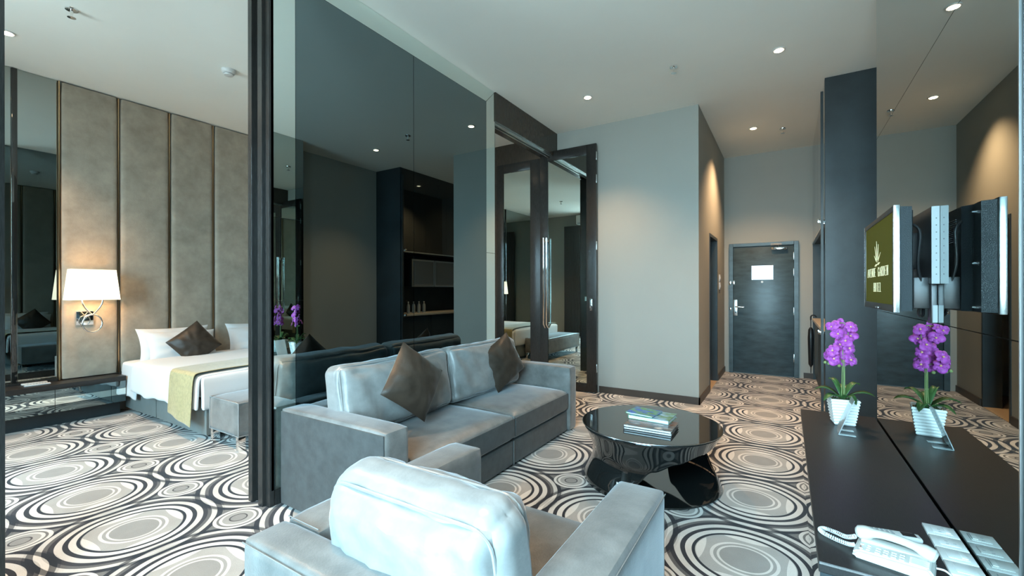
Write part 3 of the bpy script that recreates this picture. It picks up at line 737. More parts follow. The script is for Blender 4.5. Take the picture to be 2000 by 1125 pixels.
for a, b in ((1.744, 2.862), (2.866, 3.833)):
    vbox('base', sf, SX0+.16, -1.772, a, b, .015, .200, mat='velvet_shaded', r=.012, bulge=(.003, 0, 0))
    obj('shaded_seat_front', soft(bm_(), -1.770, -1.7555, a+.004, b-.004, .228, .372, r=.006, n=4), M['velvet_shaded'], sf, label='velvet front of the seat, shade put into its colour')  # thin sheet painting the shade on the seat's front face
    vbox('seat', sf, SX0+.16, -1.766, a, b, .208, .392, r=.025, n=10, bulge=(.008, .0, .035), seed=a)
st = bm_(); tube(st, [(-2.50, 2.864, .408), (-2.2, 2.864, .407), (-1.80, 2.864, .394), (-1.768, 2.864, .378), (-1.764, 2.864, .22)], .0028, 6); tube(st, [(-1.770, 2.864, .198), (-1.770, 2.864, .02)], .0028, 6)
obj('seam', st, M['stitch'], sf)
for x in (SX0+.1, SX1-.1):
    for yy in (1.66, 3.91): obj('foot', cyl(bm_(), (x, yy, 0), (x, yy, .02), .025, n=12), M['black_plastic'], sf)
def back_cushion(name, w, h, t, seed, r=.045):
    bm = soft(bm_(), -w/2, w/2, -h/2, h/2, -t/2, t/2, r=r, n=28, bulge=(.012, .012, .055))
    for v in bm.verts:
        p = v.co; u = p.x/(w/2); vv = p.y/(h/2)
        e = abs(u)**2+abs(vv)**2
        fo = 1-max(abs(u), abs(vv))**8*.85
        dz = .013*math.sin(u*17+vv*4+seed)*abs(u)**1.5+.006*math.sin(vv*14+u*9+seed)*abs(vv)**1.2+.014*noise.noise(Vector((u*2.4+seed, vv*2.4, .3)))+.004*noise.noise(Vector((u*9+seed, vv*7, .3)))
        v.co.z += dz*fo*(1 if p.z > 0 else -1); v.co.y += .012*noise.noise(Vector((u*3, seed, 0)))
        v.co.y -= .012*(1-u*u)*(1 if vv > .7 else 0)*.6
    return bm
def piping_loop(w, h, z, r=.005, rc=.05):
    bm = bm_(); pts = []
    for cx_, cy2, a0 in ((w/2-rc, h/2-rc, 0), (-w/2+rc, h/2-rc, 90), (-w/2+rc, -h/2+rc, 180), (w/2-rc, -h/2+rc, 270)):
        for k in range(6):
            a = math.radians(a0+k*18); pts.append((cx_+rc*math.cos(a), cy2+rc*math.sin(a), z))
    tube(bm, pts, r, 6, closed=True); return bm
c1 = place('back_cushion', back_cushion('c', 1.00, .44, .16, 1), M['velvet_cushion'], (-2.36, 2.215, .655), (0, 1, 0), (-.16, 0, 1), 'silver velvet back cushion at the near end of the sofa', 'cushion', 'silver sofa back cushions')
c2 = place('back_cushion', back_cushion('c', 1.00, .44, .16, 9), M['velvet_cushion'], (-2.36, 3.245, .655), (0, 1, 0), (-.16, 0, 1), 'silver velvet back cushion at the far end of the sofa', 'cushion', 'silver sofa back cushions')
for c in (c1, c2):
    for z in (.067, -.067):
        o = obj('piping', piping_loop(.978, .418, z, .0052, .04), M['velvet_cushion'], c)
place('throw_cushion', pillow(bm_(), .395, .395, .19, seed=8), M['brown_velvet'], (-2.13, 2.165, .735), (-.14, .62, .76), (-.20, -.80, .57), 'brown velvet cushion standing on its corner mid-sofa', 'cushion', 'brown velvet cushions')
place('throw_cushion', pillow(bm_(), .40, .40, .18, seed=11), M['brown_velvet'], (-2.215, 3.385, .69), (.18, .84, .46), (-.26, -.46, .86), 'brown velvet cushion standing on its corner by the far sofa arm', 'cushion', 'brown velvet cushions')

# ------------------------------------------------------------------ armchair
ch = thing('armchair', 'square silver velvet armchair seen from behind in the foreground', 'armchair', (-.895, 1.2, 0))
CX0, CX1, CY0, CY1 = -1.408, -.384, .700, 1.712
AT = .60
vbox('arm', ch, CX0, -1.232, CY0+.14, CY1, .012, AT, r=.022, bulge=(.004, .004, .006))
vbox('arm', ch, -.570, CX1, CY0+.14, CY1, .012, AT, r=.022, bulge=(.004, .004, .006))
vbox('back', ch, CX0, CX1, CY0, CY0+.145, .012, AT-.001, r=.022, bulge=(0, .006, .004))
vbox('base', ch, -1.230, -.572, CY0+.147, CY1-.03, .015, .20, mat='velvet_shaded', r=.012)
vbox('seat', ch, -1.228, -.574, CY0+.147, CY1-.02, .208, .400, r=.025, n=10, bulge=(0, .006, .03))
stc = bm_()
tube(stc, [(CX0+.010, CY0+.145, AT+.004), (CX0+.17, CY0+.145, AT+.003)], .0022, 6)
tube(stc, [(CX0+.002, CY0+.145, AT-.02), (CX0+.0, CY0+.145, .04)], .0022, 6)
tube(stc, [(CX0+.012, CY0-.002, AT-.012), (CX1-.012, CY0-.002, AT-.012)], .0022, 6)
tube(stc, [(CX1+.001, CY0+.145, AT-.02), (CX1+.001, CY0+.145, .04)], .0022, 6)
tube(stc, [(CX1+.0, CY0+.16, AT-.012), (CX1+.0, CY1-.02, AT-.012)], .0022, 6)
obj('seam', stc, M['stitch'], ch)
for x in (CX0+.08, CX1-.08):
    for yy in (CY0+.08, CY1-.08): obj('foot', cyl(bm_(), (x, yy, 0), (x, yy, .02), .025, n=12), M['black_plastic'], ch)
c3 = place('back_cushion', back_cushion('c', .625, .385, .185, 4, .075), M['velvet_cushion'], (-.880, .950, .622), (1, 0, 0), (0, -.20, 1), 'plump silver velvet back cushion in the armchair', 'cushion')
for z in (.072, -.072): obj('piping', piping_loop(.585, .345, z, .0050, .06), M['velvet_cushion'], c3)

# ------------------------------------------------------------------ coffee table
TCX, TCY, TR, TZ = -.832, 3.20, .476, .402
ct = thing('coffee_table', 'round glossy black coffee table made of one sweeping curved band', 'table', (TCX, TCY, 0))
obj('tabletop', lathe(bm_(), [(TR-.004, -.010), (TR, -.008), (TR, -.001), (TR-.002, 0)], (TCX, TCY, TZ), 96), M['black_gloss'], ct, False)
rim = bm_(); tube(rim, [(TCX+TR*math.cos(a), TCY+TR*math.sin(a), TZ-.003) for a in [2*math.pi*i/96 for i in range(96)]], .0022, 6, closed=True)
obj('rim', rim, M['silver'], ct)
obj('base_disc', lathe(bm_(), [(.462, 0), (.464, .002), (.464, .010), (.462, .012)], (TCX, TCY, 0.001), 96), M['black_gloss'], ct, False)
Rr = Vector((.848, .529)); Ff = Vector((.529, -.849))
def radius(z):      # waisted band
    k = z/TZ
    return TR-.075*math.sin(math.pi*min(max(k, 0), 1))**1.2
def lerp_tab(tab, a):
    a = a % 360
    for (a0, v0), (a1, v1) in zip(tab, tab[1:]):
        if a0 <= a <= a1:
            t = (a-a0)/(a1-a0); t = t*t*(3-2*t); return v0+(v1-v0)*t
    return tab[-1][1]
def shell(lo, hi, a0, a1, n=90, m=12):
    bm = bm_(); g_ = []
    for i in range(n+1):
        a = a0+(a1-a0)*i/n; zl, zh = lo(a), hi(a); row = []
        ra = math.radians(a); d = Rr*math.cos(ra)+Ff*math.sin(ra)
        for k in range(m+1):
            z = zl+(zh-zl)*k/m; r = radius(z)
            row.append(bm.verts.new((TCX+d.x*r, TCY+d.y*r, z)))
        g_.append(row)
    for a, b in zip(g_, g_[1:]):
        for k in range(m): bm.faces.new((a[k], b[k], b[k+1], a[k+1]))
    bmesh.ops.remove_doubles(bm, verts=bm.verts, dist=1e-5)
    bmesh.ops.recalc_face_normals(bm, faces=bm.faces)
    return bm
skirt = [(0, .355), (25, .345), (60, .30), (85, .25), (105, .20), (122, .10), (132, .012), (250, .012), (275, .20), (300, .28), (335, .34), (360, .355)]
lo1 = lambda a: lerp_tab(skirt, a)
o = obj('outer_band', shell(lo1, lambda a: TZ-.010, 0, 360, 180, 14), M['black_gloss'], ct); mo = o.modifiers.new('thick', 'SOLIDIFY'); mo.thickness = .006; mo.offset = -1
low = [(0, .19), (18, .11), (40, .04), (60, .014), (300, .014), (301, .014), (312, .20), (330, .32), (345, .28), (360, .19)]
o = obj('inner_band', shell(lambda a: .012, lambda a: max(.0135, lerp_tab(low, a)), -60, 60, 60, 12), M['black_gloss'], ct); mo = o.modifiers.new('thick', 'SOLIDIFY'); mo.thickness = .006; mo.offset = -1

# ------------------------------------------------------------------ books on the coffee table
def cover(name, cols, scale, seed):
    m, nt, b = newmat(name); t = nt.nodes.new('ShaderNodeTexCoord'); mp = nt.nodes.new('ShaderNodeMapping'); mp.inputs['Location'].default_value = (seed, seed, 0); mp.inputs['Scale'].default_value = (1, 2.4, 1)
    n = nt.nodes.new('ShaderNodeTexNoise'); n.inputs['Scale'].default_value = scale; n.inputs['Detail'].default_value = 6; r = nt.nodes.new('ShaderNodeValToRGB')
    nt.links.new(t.outputs['Object'], mp.inputs[0]); nt.links.new(mp.outputs[0], n.inputs[0]); nt.links.new(n.outputs[0], r.inputs[0]); nt.links.new(r.outputs[0], b.inputs['Base Color'])
    e = r.color_ramp.elements; e[0].position = .3; e[0].color = (*cols[0], 1); e[1].position = .72; e[1].color = (*cols[-1], 1)
    for i, c in enumerate(cols[1:-1]): x = e.new(.3+.42*(i+1)/(len(cols)-1)); x.color = (*c, 1)
    b.inputs['Roughness'].default_value = .25; return m
CV = [cover('brown_photo_cover', [(.10, .045, .02), (.16, .08, .05), (.07, .09, .10), (.5, .42, .35)], 9, 3),
      cover('dark_photo_cover', [(.05, .05, .06), (.10, .09, .09), (.2, .2, .2)], 8, 1),
      cover('green_landscape_cover', [(.03, .10, .04), (.12, .25, .12), (.20, .38, .5), (.5, .65, .75)], 11, 5),
      cover('blue_photo_cover', [(.03, .12, .06), (.10, .28, .14), (.02, .08, .42), (.10, .25, .6)], 12, 8)]
M['paper'] = pmat('white_pages', (.82, .84, .84), .8)
def book(cx2, cy2, z, w, d, h, rot, cov, label):
    t = bpy.data.objects.new('book', None); COL.objects.link(t); t.location = (cx2, cy2, z); t.rotation_euler = (0, 0, rot); t.empty_display_size = .05
    tag(t, label, 'book', 'books on the coffee table')
    obj('pages', B(-w/2+.004, w/2-.005, -d/2+.005, d/2-.005, .002, h-.002), M['paper'], t, False)
    c = bm_(); box(c, -w/2, w/2, -d/2, d/2, h-.0025, h, .0006); box(c, -w/2, w/2, -d/2, d/2, 0, .0025, .0006); box(c, -w/2, -w/2+.003, -d/2, d/2, .0024, h-.0024)
    obj('cover', c, CV[cov], t, False)
z0 = TZ+.001
book(-.79, 3.07, z0, .315, .235, .014, math.radians(1), 1, 'lowest book of the front stack, dark cover')
book(-.79, 3.07, z0+.0145, .315, .235, .016, math.radians(0), 0, 'brown photographic book on top of the front stack')
book(-.815, 3.205, z0+.031, .285, .215, .026, math.radians(-3), 2, 'thick green landscape book lying half over the brown one')
book(-.875, 3.205, z0+.0575, .20, .18, .012, math.radians(-9), 3, 'small blue and green book topmost on the pile')
obj_s = B(-.94, -.72, 3.20, 3.30, z0, z0+.0305)
so = obj('book', obj_s, CV[1], None, False); tag(so, 'dark book hidden under the back of the green landscape book', 'book', 'books on the coffee table')

# ------------------------------------------------------------------ console
CZ = .4705; KX0, KX1, KY0, KY1 = .087, XM-.006, 1.735, 3.885
co = thing('tv_console', 'long low black console with mirrored front under the television', 'console', (.3, 2.8, 0))
obj('top', B(KX0, KX1, KY0, KY1, CZ-.035, CZ, .002), M['black_wood'], co, False)
for k in range(3):
    a = KY0+.01+k*(KY1-KY0-.02)/3; b = a+(KY1-KY0-.02)/3-.003
    obj('drawer_front', B(KX0+.012, KX0+.020, a, b, .06, CZ-.038), M['black_mirror'], co, False)
obj('carcass', B(KX0+.021, KX1, KY0+.012, KY1-.01, .05, CZ-.036), M['black_wood'], co, False)
obj('end_panel', B(KX0+.004, KX1, KY0+.002, KY0+.011, .05, CZ-.036), M['dark_laminate'], co, False)
obj('edge_strip', B(KX0+.002, KX1, KY0-.0015, KY0+.001, CZ-.008, CZ-.002), M['silver'], co, False)
obj('vent_slot', B(KX0+.03, KX0+.07, KY0-.001, KY0+.002, .30, .40), M['black_plastic'], co, False)
obj('plinth', B(KX0+.05, KX1, KY0+.04, KY1-.03, 0, .05), M['black_plastic'], co, False)
# outlets on the console top
for k in range(4):
    y1 = 2.20-k*.088; y0 = y1-.084
    t = thing('wall_socket', ['white double outlet plate on the console farthest from the telephone', 'white outlet plate second along the mirror behind the handset', 'wide white blank plate behind the telephone keypad', 'white plate at the near corner of the console'][k], 'socket', (.468, (y0+y1)/2, CZ), 'white outlet plates on the console')
    pl = obj('plate', B(.426, .512, y0, y1, CZ+.0005, CZ+.011, .002), M['white_plastic'], t)
    obj('insert', B(.444, .496, y0+.016, y1-.016, CZ+.011, CZ+.0135, .0015), M['white_plastic'], t)
    if k in (0, 1):
        pb = bm_()
        for dx, dy in ((.010, .012), (.010, .030), (.030, .021)): box(pb, .450+dx, .458+dx, y0+.012+dy, y0+.017+dy, CZ+.0132, CZ+.0139)
        obj('socket_hole', pb, M['grey_plastic'], t, False)
    if k in (0, 2):
        obj('rocker', B(.478, .492, y0+.022, y1-.022, CZ+.0135, CZ+.0165, .001), M['white_plastic'], t)
# telephone
def local_thing(name, label, cat, loc, rot, group=None):
    t = bpy.data.objects.new(name, None); COL.objects.link(t); t.location = loc; t.rotation_euler = (0, 0, rot); t.empty_display_size = .05
    tag(t, label, cat, group); return t
tp = local_thing('telephone', 'ivory corded desk telephone on the near end of the console', 'telephone', (.292, 1.852, CZ+.001), math.radians(-14))
# body in local axes: X long (keys left, number card right), Y towards mirror
pts = [(-.095, 0), (.095, 0), (.100, .018), (.085, .040), (-.085, .030), (-.102, .014)]
bd = prism(bm_(), pts, 'y', -.060, .055); bmesh.ops.bevel(bd, geom=list(bd.edges), offset=.006, segments=3, affect='EDGES')
obj('body', bd, M['ivory_plastic'], tp)
def top_z(x): return .030+.010*(x+.085)/.17
DIG = ['1', '2', '3', '4', '5', '6', '7', '8', '9', '*', '0', '#']
# simple stroke font used for the keys and the television logo
F5 = {'A': [[(0, 0), (.5, 1), (1, 0)], [(.2, .38), (.8, .38)]], 'V': [[(0, 1), (.5, 0), (1, 1)]], 'E': [[(.9, 1), (.1, 1), (.1, 0), (.9, 0)], [(.1, .52), (.7, .52)]],
      'N': [[(.1, 0), (.1, 1), (.9, 0), (.9, 1)]], 'U': [[(.1, 1), (.1, .2), (.3, 0), (.7, 0), (.9, .2), (.9, 1)]], 'G': [[(.9, .8), (.65, 1), (.3, 1), (.1, .75), (.1, .25), (.3, 0), (.7, 0), (.9, .15), (.9, .45), (.6, .45)]],
      'R': [[(.1, 0), (.1, 1), (.7, 1), (.88, .78), (.7, .52), (.1, .52)], [(.5, .52), (.95, 0)]], 'D': [[(.1, 0), (.1, 1), (.6, 1), (.9, .7), (.9, .3), (.6, 0), (.1, 0)]],
      'H': [[(.1, 0), (.1, 1)], [(.9, 0), (.9, 1)], [(.1, .5), (.9, .5)]], 'O': [[(.3, 0), (.1, .25), (.1, .75), (.3, 1), (.7, 1), (.9, .75), (.9, .25), (.7, 0), (.3, 0)]],
      'T': [[(.5, 0), (.5, 1)], [(.05, 1), (.95, 1)]], 'L': [[(.15, 1), (.15, 0), (.85, 0)]],
      '1': [[(.3, .8), (.5, 1), (.5, 0)]], '2': [[(.1, .8), (.4, 1), (.8, .8), (.1, 0), (.9, 0)]], '3': [[(.1, 1), (.8, 1), (.4, .6), (.85, .3), (.4, 0), (.1, .1)]],
      '4': [[(.7, 0), (.7, 1), (.1, .3), (.9, .3)]], '5': [[(.9, 1), (.2, 1), (.2, .55), (.8, .5), (.8, .1), (.1, 0)]], '6': [[(.8, 1), (.2, .5), (.2, .1), (.8, 0), (.8, .45), (.2, .45)]],
      '7': [[(.1, 1), (.9, 1), (.4, 0)]], '8': [[(.5, .5), (.2, .8), (.5, 1), (.8, .8), (.5, .5), (.15, .2), (.5, 0), (.85, .2), (.5, .5)]], '9': [[(.8, .55), (.2, .55), (.2, 1), (.8, 1), (.8, .5), (.4, 0)]],
      '0': [[(.5, 0), (.15, .3), (.15, .7), (.5, 1), (.85, .7), (.85, .3), (.5, 0)]], '*': [[(.2, .2), (.8, .8)], [(.2, .8), (.8, .2)], [(.1, .5), (.9, .5)]], '#': [[(.3, 0), (.4, 1)], [(.65, 0), (.75, 1)], [(.1, .35), (.9, .35)], [(.1, .7), (.9, .7)]]}
SERIF = {'A': [(0, 0), (1, 0)], 'V': [(0, 1), (1, 1)], 'N': [(.1, 0), (.1, 1), (.9, 1)], 'U': [(.1, 1), (.9, 1)], 'R': [(.1, 0), (.95, 0)], 'H': [(.1, 0), (.9, 0), (.1, 1), (.9, 1)], 'T': [(.5, 0)], 'L': [(.15, 1)]}
def write(bm, text, P, w, h, adv, th, depth, serif=False):
    """P(s, t, n) maps text plane coords to local 3D"""
    def seg(a, b, wd):
        a = Vector(a); b = Vector(b); d = (b-a)
        if d.length == 0: return
        d.normalize(); nrm = Vector((-d.y, d.x))*wd/2; a2 = a-d*wd*.4; b2 = b+d*wd*.4
        c = [a2+nrm, a2-nrm, b2-nrm, b2+nrm]
        lo = [bm.verts.new(P(q.x, q.y, 0)) for q in c]; hi = [bm.verts.new(P(q.x, q.y, depth)) for q in c]
        bm.faces.new(lo); bm.faces.new(hi[::-1])
        for i in range(4): bm.faces.new((lo[i], hi[i], hi[(i+1) % 4], lo[(i+1) % 4]))
    s = -adv*(len(text)-1)/2-w/2
    for chn in text:
        if chn in F5:
            for pl in F5[chn]:
                for a, b in zip(pl, pl[1:]):
                    vert = abs(b[0]-a[0]) < .2
                    seg((s+a[0]*w, a[1]*h), (s+b[0]*w, b[1]*h), th*(1.15 if vert else .65) if serif else th)
            if serif:
                for q in SERIF.get(chn, []): seg((s+q[0]*w-w*.16, q[1]*h), (s+q[0]*w+w*.16, q[1]*h), th*.6)
        s += adv
    bmesh.ops.recalc_face_normals(bm, faces=bm.faces); return bm
dg = bm_()
for r in range(3):
    for c in range(4):
        x = -.036+c*.0195; yy = -.016-r*.0155
        zt2 = top_z(x)
        kx = bm_(); soft(kx, x-.007, x+.007, yy-.0048, yy+.0048, zt2-.001, zt2+.0035, r=.002, n=2)
        kk = obj('key', kx, M['white_plastic'], tp)
        n_ = c*3+r if False else (r+c*3)
        write(dg, DIG[n_], lambda s, t, d, x=x, yy=yy, zt2=zt2: (x+t-.002, yy-s, zt2+.0036+d), .0035, .0045, .005, .0008, .0003)
obj('key_digits', dg, M['grey_plastic'], tp, False)
kx = bm_()
for r in range(3):
    for c, x in enumerate((-.078, -.060)):
        if c == 0 and r == 1: continue
        yy = -.014-r*.0155; zt2 = top_z(x); box(kx, x-.005, x+.005, yy-.003, yy+.003, zt2-.001, zt2+.003, .0008)
obj('function_keys', kx, M['white_plastic'], tp)
obj('message_lamp', cyl(bm_(), (-.080, -.030, .030), (-.080, -.030, .0315), .0022, n=10), pmat('red_lamp', (.25, .02, .01), .3), tp)
obj('number_card', B(.040, .085, -.054, -.012, .0385, .0405), M['paper'], tp, False)
nl = bm_()
for k in range(8): box(nl, .045, .080-.004*(k % 3), -.050+k*.0045, -.049+k*.0045, .0405, .0408)
obj('card_lines', nl, M['grey_plastic'], tp, False)
# handset: arched bar with two bulbous ends, resting at the rear of the body
hs = bm_(); pts = []; rad = []
for i in range(29):
    k = -1+2*i/28; x = k*.098; z = .064-.020*abs(k)**2.2; e = abs(k)
    pts.append((x, .030-.004*k, z)); rad.append(.0125+.009*(1/(1+math.exp(-(e-.62)*22)))-.006*max(0, e-.93)/.07)
tube(hs, pts, rad, 14)
for v in hs.verts:
    v.co.y = .030+(v.co.y-.030)*1.25
    if abs(v.co.x) > .055: v.co.z = max(v.co.z, .034)
obj('handset', hs, M['ivory_plastic'], tp)
obj('cradle', soft(bm_(), -.086, .090, .006, .053, .024, .040, r=.006, n=4), M['ivory_plastic'], tp)
# coiled cord
cd = bm_(); P_ = []; path = [Vector(p) for p in ((-.103, .030, .030), (-.13, .040, .014), (-.165, .062, .008), (-.196, .064, .008), (-.207, .046, .008), (-.192, .026, .008), (-.15, .008, .008), (-.115, .000, .010), (-.100, .002, .014))]
def cat(pts, n):
    out = []
    for i in range(len(pts)-1):
        p0 = pts[max(i-1, 0)]; p1 = pts[i]; p2 = pts[i+1]; p3 = pts[min(i+2, len(pts)-1)]
        for k in range(n):
            t = k/n; out.append(.5*((2*p1)+(p2-p0)*t+(2*p0-5*p1+4*p2-p3)*t*t+(3*p1-p0-3*p2+p3)*t**3))
    out.append(pts[-1]); return out
cp = cat(path, 84); cl_ = []
for i, p in enumerate(cp):
    t = (cp[min(i+1, len(cp)-1)]-cp[max(i-1, 0)]).normalized(); a = Vector((0, 0, 1)); b = t.cross(a).normalized(); a = b.cross(t)
    ph_ = i*2*math.pi/13; cl_.append(p+(a*math.cos(ph_)+b*math.sin(ph_))*.0062)
tube(cd, cl_, .0016, 5); obj('coiled_cord', cd, M['white_plastic'], tp)
wc = bm_(); tube(wc, cat([Vector(p) for p in ((.098, .01, .02), (.118, .012, .02), (.135, -.01, .016), (.120, -.04, .016), (.150, -.06, .014))], 10), .003, 6); obj('line_cord', wc, M['white_plastic'], tp)
rc = local_thing('remote_control', 'white slim remote control lying behind the telephone handset', 'remote control', (.312, 2.035, CZ+.001), math.radians(10))
obj('body', soft(bm_(), -.085, .085, -.022, .022, 0, .018, r=.008, n=5), M['white_plastic'], rc)
rb = bm_()
for i in range(6):
    for j_ in range(3): box(rb, -.07+i*.014, -.062+i*.014, -.013+j_*.010, -.007+j_*.010, .018, .0195)
obj('buttons', rb, M['grey_plastic'], rc, False)
obj('display', B(.030, .070, -.013, .013, .0178, .0188), M['black_plastic'], rc, False)

# ------------------------------------------------------------------ television on its wall bracket
tv = thing('television', 'flat television showing an olive screen with a cream plant logo, bracketed to the mirror', 'television', (.44, 2.675, 1.3))
TX, TY0, TY1, TZ0, TZ1 = .362, 2.295, 3.055, 1.257, 1.685
bz = bm_(); box(bz, TX, TX+.022, TY0, TY1, TZ0, TZ0+.030, .002); box(bz, TX, TX+.022, TY0, TY1, TZ1-.022, TZ1, .002); box(bz, TX, TX+.022, TY0, TY0+.022, TZ0+.03, TZ1-.022, .002); box(bz, TX, TX+.022, TY1-.022, TY1, TZ0+.03, TZ1-.022, .002)
obj('bezel', bz, M['black_plastic'], tv)
obj('side_trim', B(TX-.001, TX+.020, TY0-.006, TY0, TZ0, TZ1, .002), M['silver'], tv, label='silver side trim')
obj('side_trim', B(TX-.001, TX+.020, TY1, TY1+.006, TZ0, TZ1, .002), M['silver'], tv)
obj('screen', B(TX+.004, TX+.010, TY0+.021, TY1-.021, TZ0+.029, TZ1-.021), M['screen'], tv, False)
bk = bm_()
prism(bk, [(TX+.022, TY0+.004), (TX+.060, TY0+.022), (TX+.060, TY0+.10), (TX+.085, TY0+.14), (TX+.085, TY1-.14), (TX+.060, TY1-.10), (TX+.060, TY1-.022), (TX+.022, TY1-.004)], 'z', TZ0+.006, TZ1-.006)
obj('rear_casing', bk, M['tv_back'], tv, False)
vs = bm_()
for k in range(12): box(vs, TX+.085, TX+.0865, TY0+.20, TY0+.32, TZ1-.14+k*.008, TZ1-.137+k*.008); box(vs, TX+.085, TX+.0865, TY0+.42, TY0+.56, TZ1-.14+k*.008, TZ1-.137+k*.008)
obj('vent_slots', vs, M['silver'], tv, False)
sp_ = bm_()
for y_, z_ in ((TY0+.115, TZ0+.02), (TY0+.115, TZ0+.19), (TY0+.115, TZ1-.04)): box(sp_, TX+.058, TX+.068, y_-.03, y_+.01, z_, z_+.006)
obj('cable_clip', sp_, M['chrome'], tv, False)
cb = bm_()
for d in (0, .012): tube(cb, cat([Vector(p) for p in ((TX+.085, 2.43+d, 1.62), (TX+.105, 2.42+d, 1.58), (TX+.100, 2.43+d, 1.45), (TX+.120, 2.46+d, 1.33), (TX+.115, 2.50+d, 1.25), (TX+.135, 2.53+d, 1.24), (TX+.14, 2.56+d, 1.32))], 8), .0045, 8)
obj('cable', cb, M['black_plastic'], tv)
obj('brand_plate', B(TX-.001, TX+.001, 2.64, 2.72, TZ0+.006, TZ0+.012), M['silver'], tv, False)
lt = bm_(); yc_ = 2.69
PP = lambda s, t, d: (TX+.004-d, yc_-s, t)
def PZ(z0): return lambda s, t, d: (TX+.0038-d, yc_+(-s), z0+t)
for wd_, zz, off in (('AVENUE', 1.412, -.165), ('GARDEN', 1.412, .140), ('HOTEL', 1.340, 0)):
    wb_ = bm_(); write(wb_, wd_, (lambda z0, of: (lambda s, t, d: (TX+.0038-d, yc_-s-of, z0+t)))(zz, off), .031, .040, .0425, .0030, .0008, True)
    obj('lettering', wb_, M['screen_text'], tv, False)
def blade(s0, t0, s1, t1, w):
    a = Vector((s0, t0)); b = Vector((s1, t1)); d = (b-a).normalized(); n = Vector((-d.y, d.x))
    prof = [(0, .0), (.15, .6), (.4, 1), (.7, .6), (1, 0)]
    ring = [a+(b-a)*k+n*w*v for k, v in prof]+[a+(b-a)*k-n*w*v for k, v in prof[::-1][1:-1]]
    lo = [lt.verts.new(PZ(0)(q.x, q.y, 0)) for q in ring]; hi = [lt.verts.new(PZ(0)(q.x, q.y, .0008)) for q in ring]
    lt.faces.new(lo); lt.faces.new(hi[::-1])
    for i in range(len(ring)): lt.faces.new((lo[i], hi[i], hi[(i+1) % len(ring)], lo[(i+1) % len(ring)]))
for s0, t0, s1, t1, w in ((-.004, 1.487, -.018, 1.580, .0050), (.012, 1.487, .030, 1.562, .0045), (-.020, 1.487, -.066, 1.558, .0045), (.008, 1.478, .085, 1.520, .0040), (-.010, 1.478, -.085, 1.515, .0040),
                          (0, 1.468, .075, 1.474, .0060), (0, 1.468, -.075, 1.462, .0060)): blade(s0, t0, s1, t1, w)
bmesh.ops.recalc_face_normals(lt, faces=lt.faces)
obj('emblem', lt, M['screen_text'], tv, False, label='cream plant emblem')
br = thing('tv_bracket', 'silver wall bracket box holding the television to the mirror', 'bracket', (.50, 2.6, 1.2))
bb = bm_(); box(bb, .494, XM-.001, 2.388, 2.392, 1.372, 1.682); obj('end_plate', bb, M['bracket_paint'], br, False)
hb = bm_()
for k in range(9): cyl(hb, (.508, 2.3878, 1.41+k*.028), (.508, 2.3868, 1.41+k*.028), .0022, n=8)
obj('screw_hole', hb, M['black_plastic'], br)['kind'] = 'stuff'
obj('housing', B(.4935, XM-.001, 2.392, 2.95, 1.372, 1.682, .002), M['black_plastic'], br, False)
for q in ((.448, .500, 2.44, 2.50, 1.27, 1.40, .004), (.448, .494, 2.60, 2.66, 1.44, 1.60, .004), (.500, XM-.001, 2.42, 2.48, 1.21, 1.371, .002)): obj('arm', B(*q), M['black_plastic'], br)
obj('lower_plate', B(.503, XM-.001, 2.416, 2.418, 1.215, 1.285), M['bracket_paint'], br, False)

# ------------------------------------------------------------------ orchid and sign holder on the console
OX, OY = .312, 3.60
orc = thing('potted_orchid', 'purple orchid in a ribbed square white pot on the far end of the console', 'orchid', (OX, OY, CZ))
pt = bm_(); prof = []
nr = 9; rings = []
for i in range(nr*6+1):
    k = i/(nr*6); z = CZ+.001+.170*k; hw = .050+.024*k**.85+.0055*abs(math.sin(k*nr*math.pi))
    rings.append([pt.verts.new((OX+sx*hw, OY+sy*hw, z)) for sx, sy in ((-1, -1), (1, -1), (1, 1), (-1, 1))])
for hw, z in ((.072, CZ+.171), (.070, CZ+.150)): rings.append([pt.verts.new((OX+sx*hw, OY+sy*hw, z)) for sx, sy in ((-1, -1), (1, -1), (1, 1), (-1, 1))])
for a, b in zip(rings, rings[1:]):
    for i in range(4): pt.faces.new((a[i], a[(i+1) % 4], b[(i+1) % 4], b[i]))
pt.faces.new(rings[0][::-1]); pt.faces.new(rings[-1])
bmesh.ops.rotate(pt, verts=pt.verts, cent=(OX, OY, 0), matrix=Matrix.Rotation(math.radians(7), 3, 'Z'))
obj('pot', pt, M['ceramic'], orc, False)
so_ = B(OX-.060, OX+.060, OY-.060, OY+.060, CZ+.149, CZ+.158, .004)
for k in range(60):
    x, y_ = OX+random.uniform(-.055, .055), OY+random.uniform(-.055, .055); cyl(so_, (x, y_, CZ+.156), (x+random.uniform(-.01, .01), y_+random.uniform(-.01, .01), CZ+.165+random.random()*.008), .004, .001, n=5)
obj('moss', so_, M['soil'], orc)
def leaf_blade(ang, ln, w, rise, droop, base=(OX, OY, CZ+.155)):
    bm = bm_(); n = 12; rows = []
    dx, dy = math.cos(ang), math.sin(ang)
    for i in range(n+1):
        k = i/n; ww = w*math.sin(math.pi*min(1, k*.92+.06))**.65*(1 if k < .98 else .2)
        r = ln*k; z = rise*math.sin(k*math.pi*.62)-droop*k*k
        c = Vector((base[0]+dx*r, base[1]+dy*r, base[2]+z)); s = Vector((-dy, dx, 0))
        rows.append([bm.verts.new(c-s*ww/2+Vector((0, 0, .012*ww/w))), bm.verts.new(c), bm.verts.new(c+s*ww/2+Vector((0, 0, .012*ww/w)))])
    for a, b in zip(rows, rows[1:]):
        for j_ in range(2): bm.faces.new((a[j_], a[j_+1], b[j_+1], b[j_]))
    o = obj('leaf', bm, M['leaf'], orc); o.modifiers.new('thick', 'SOLIDIFY').thickness = .002
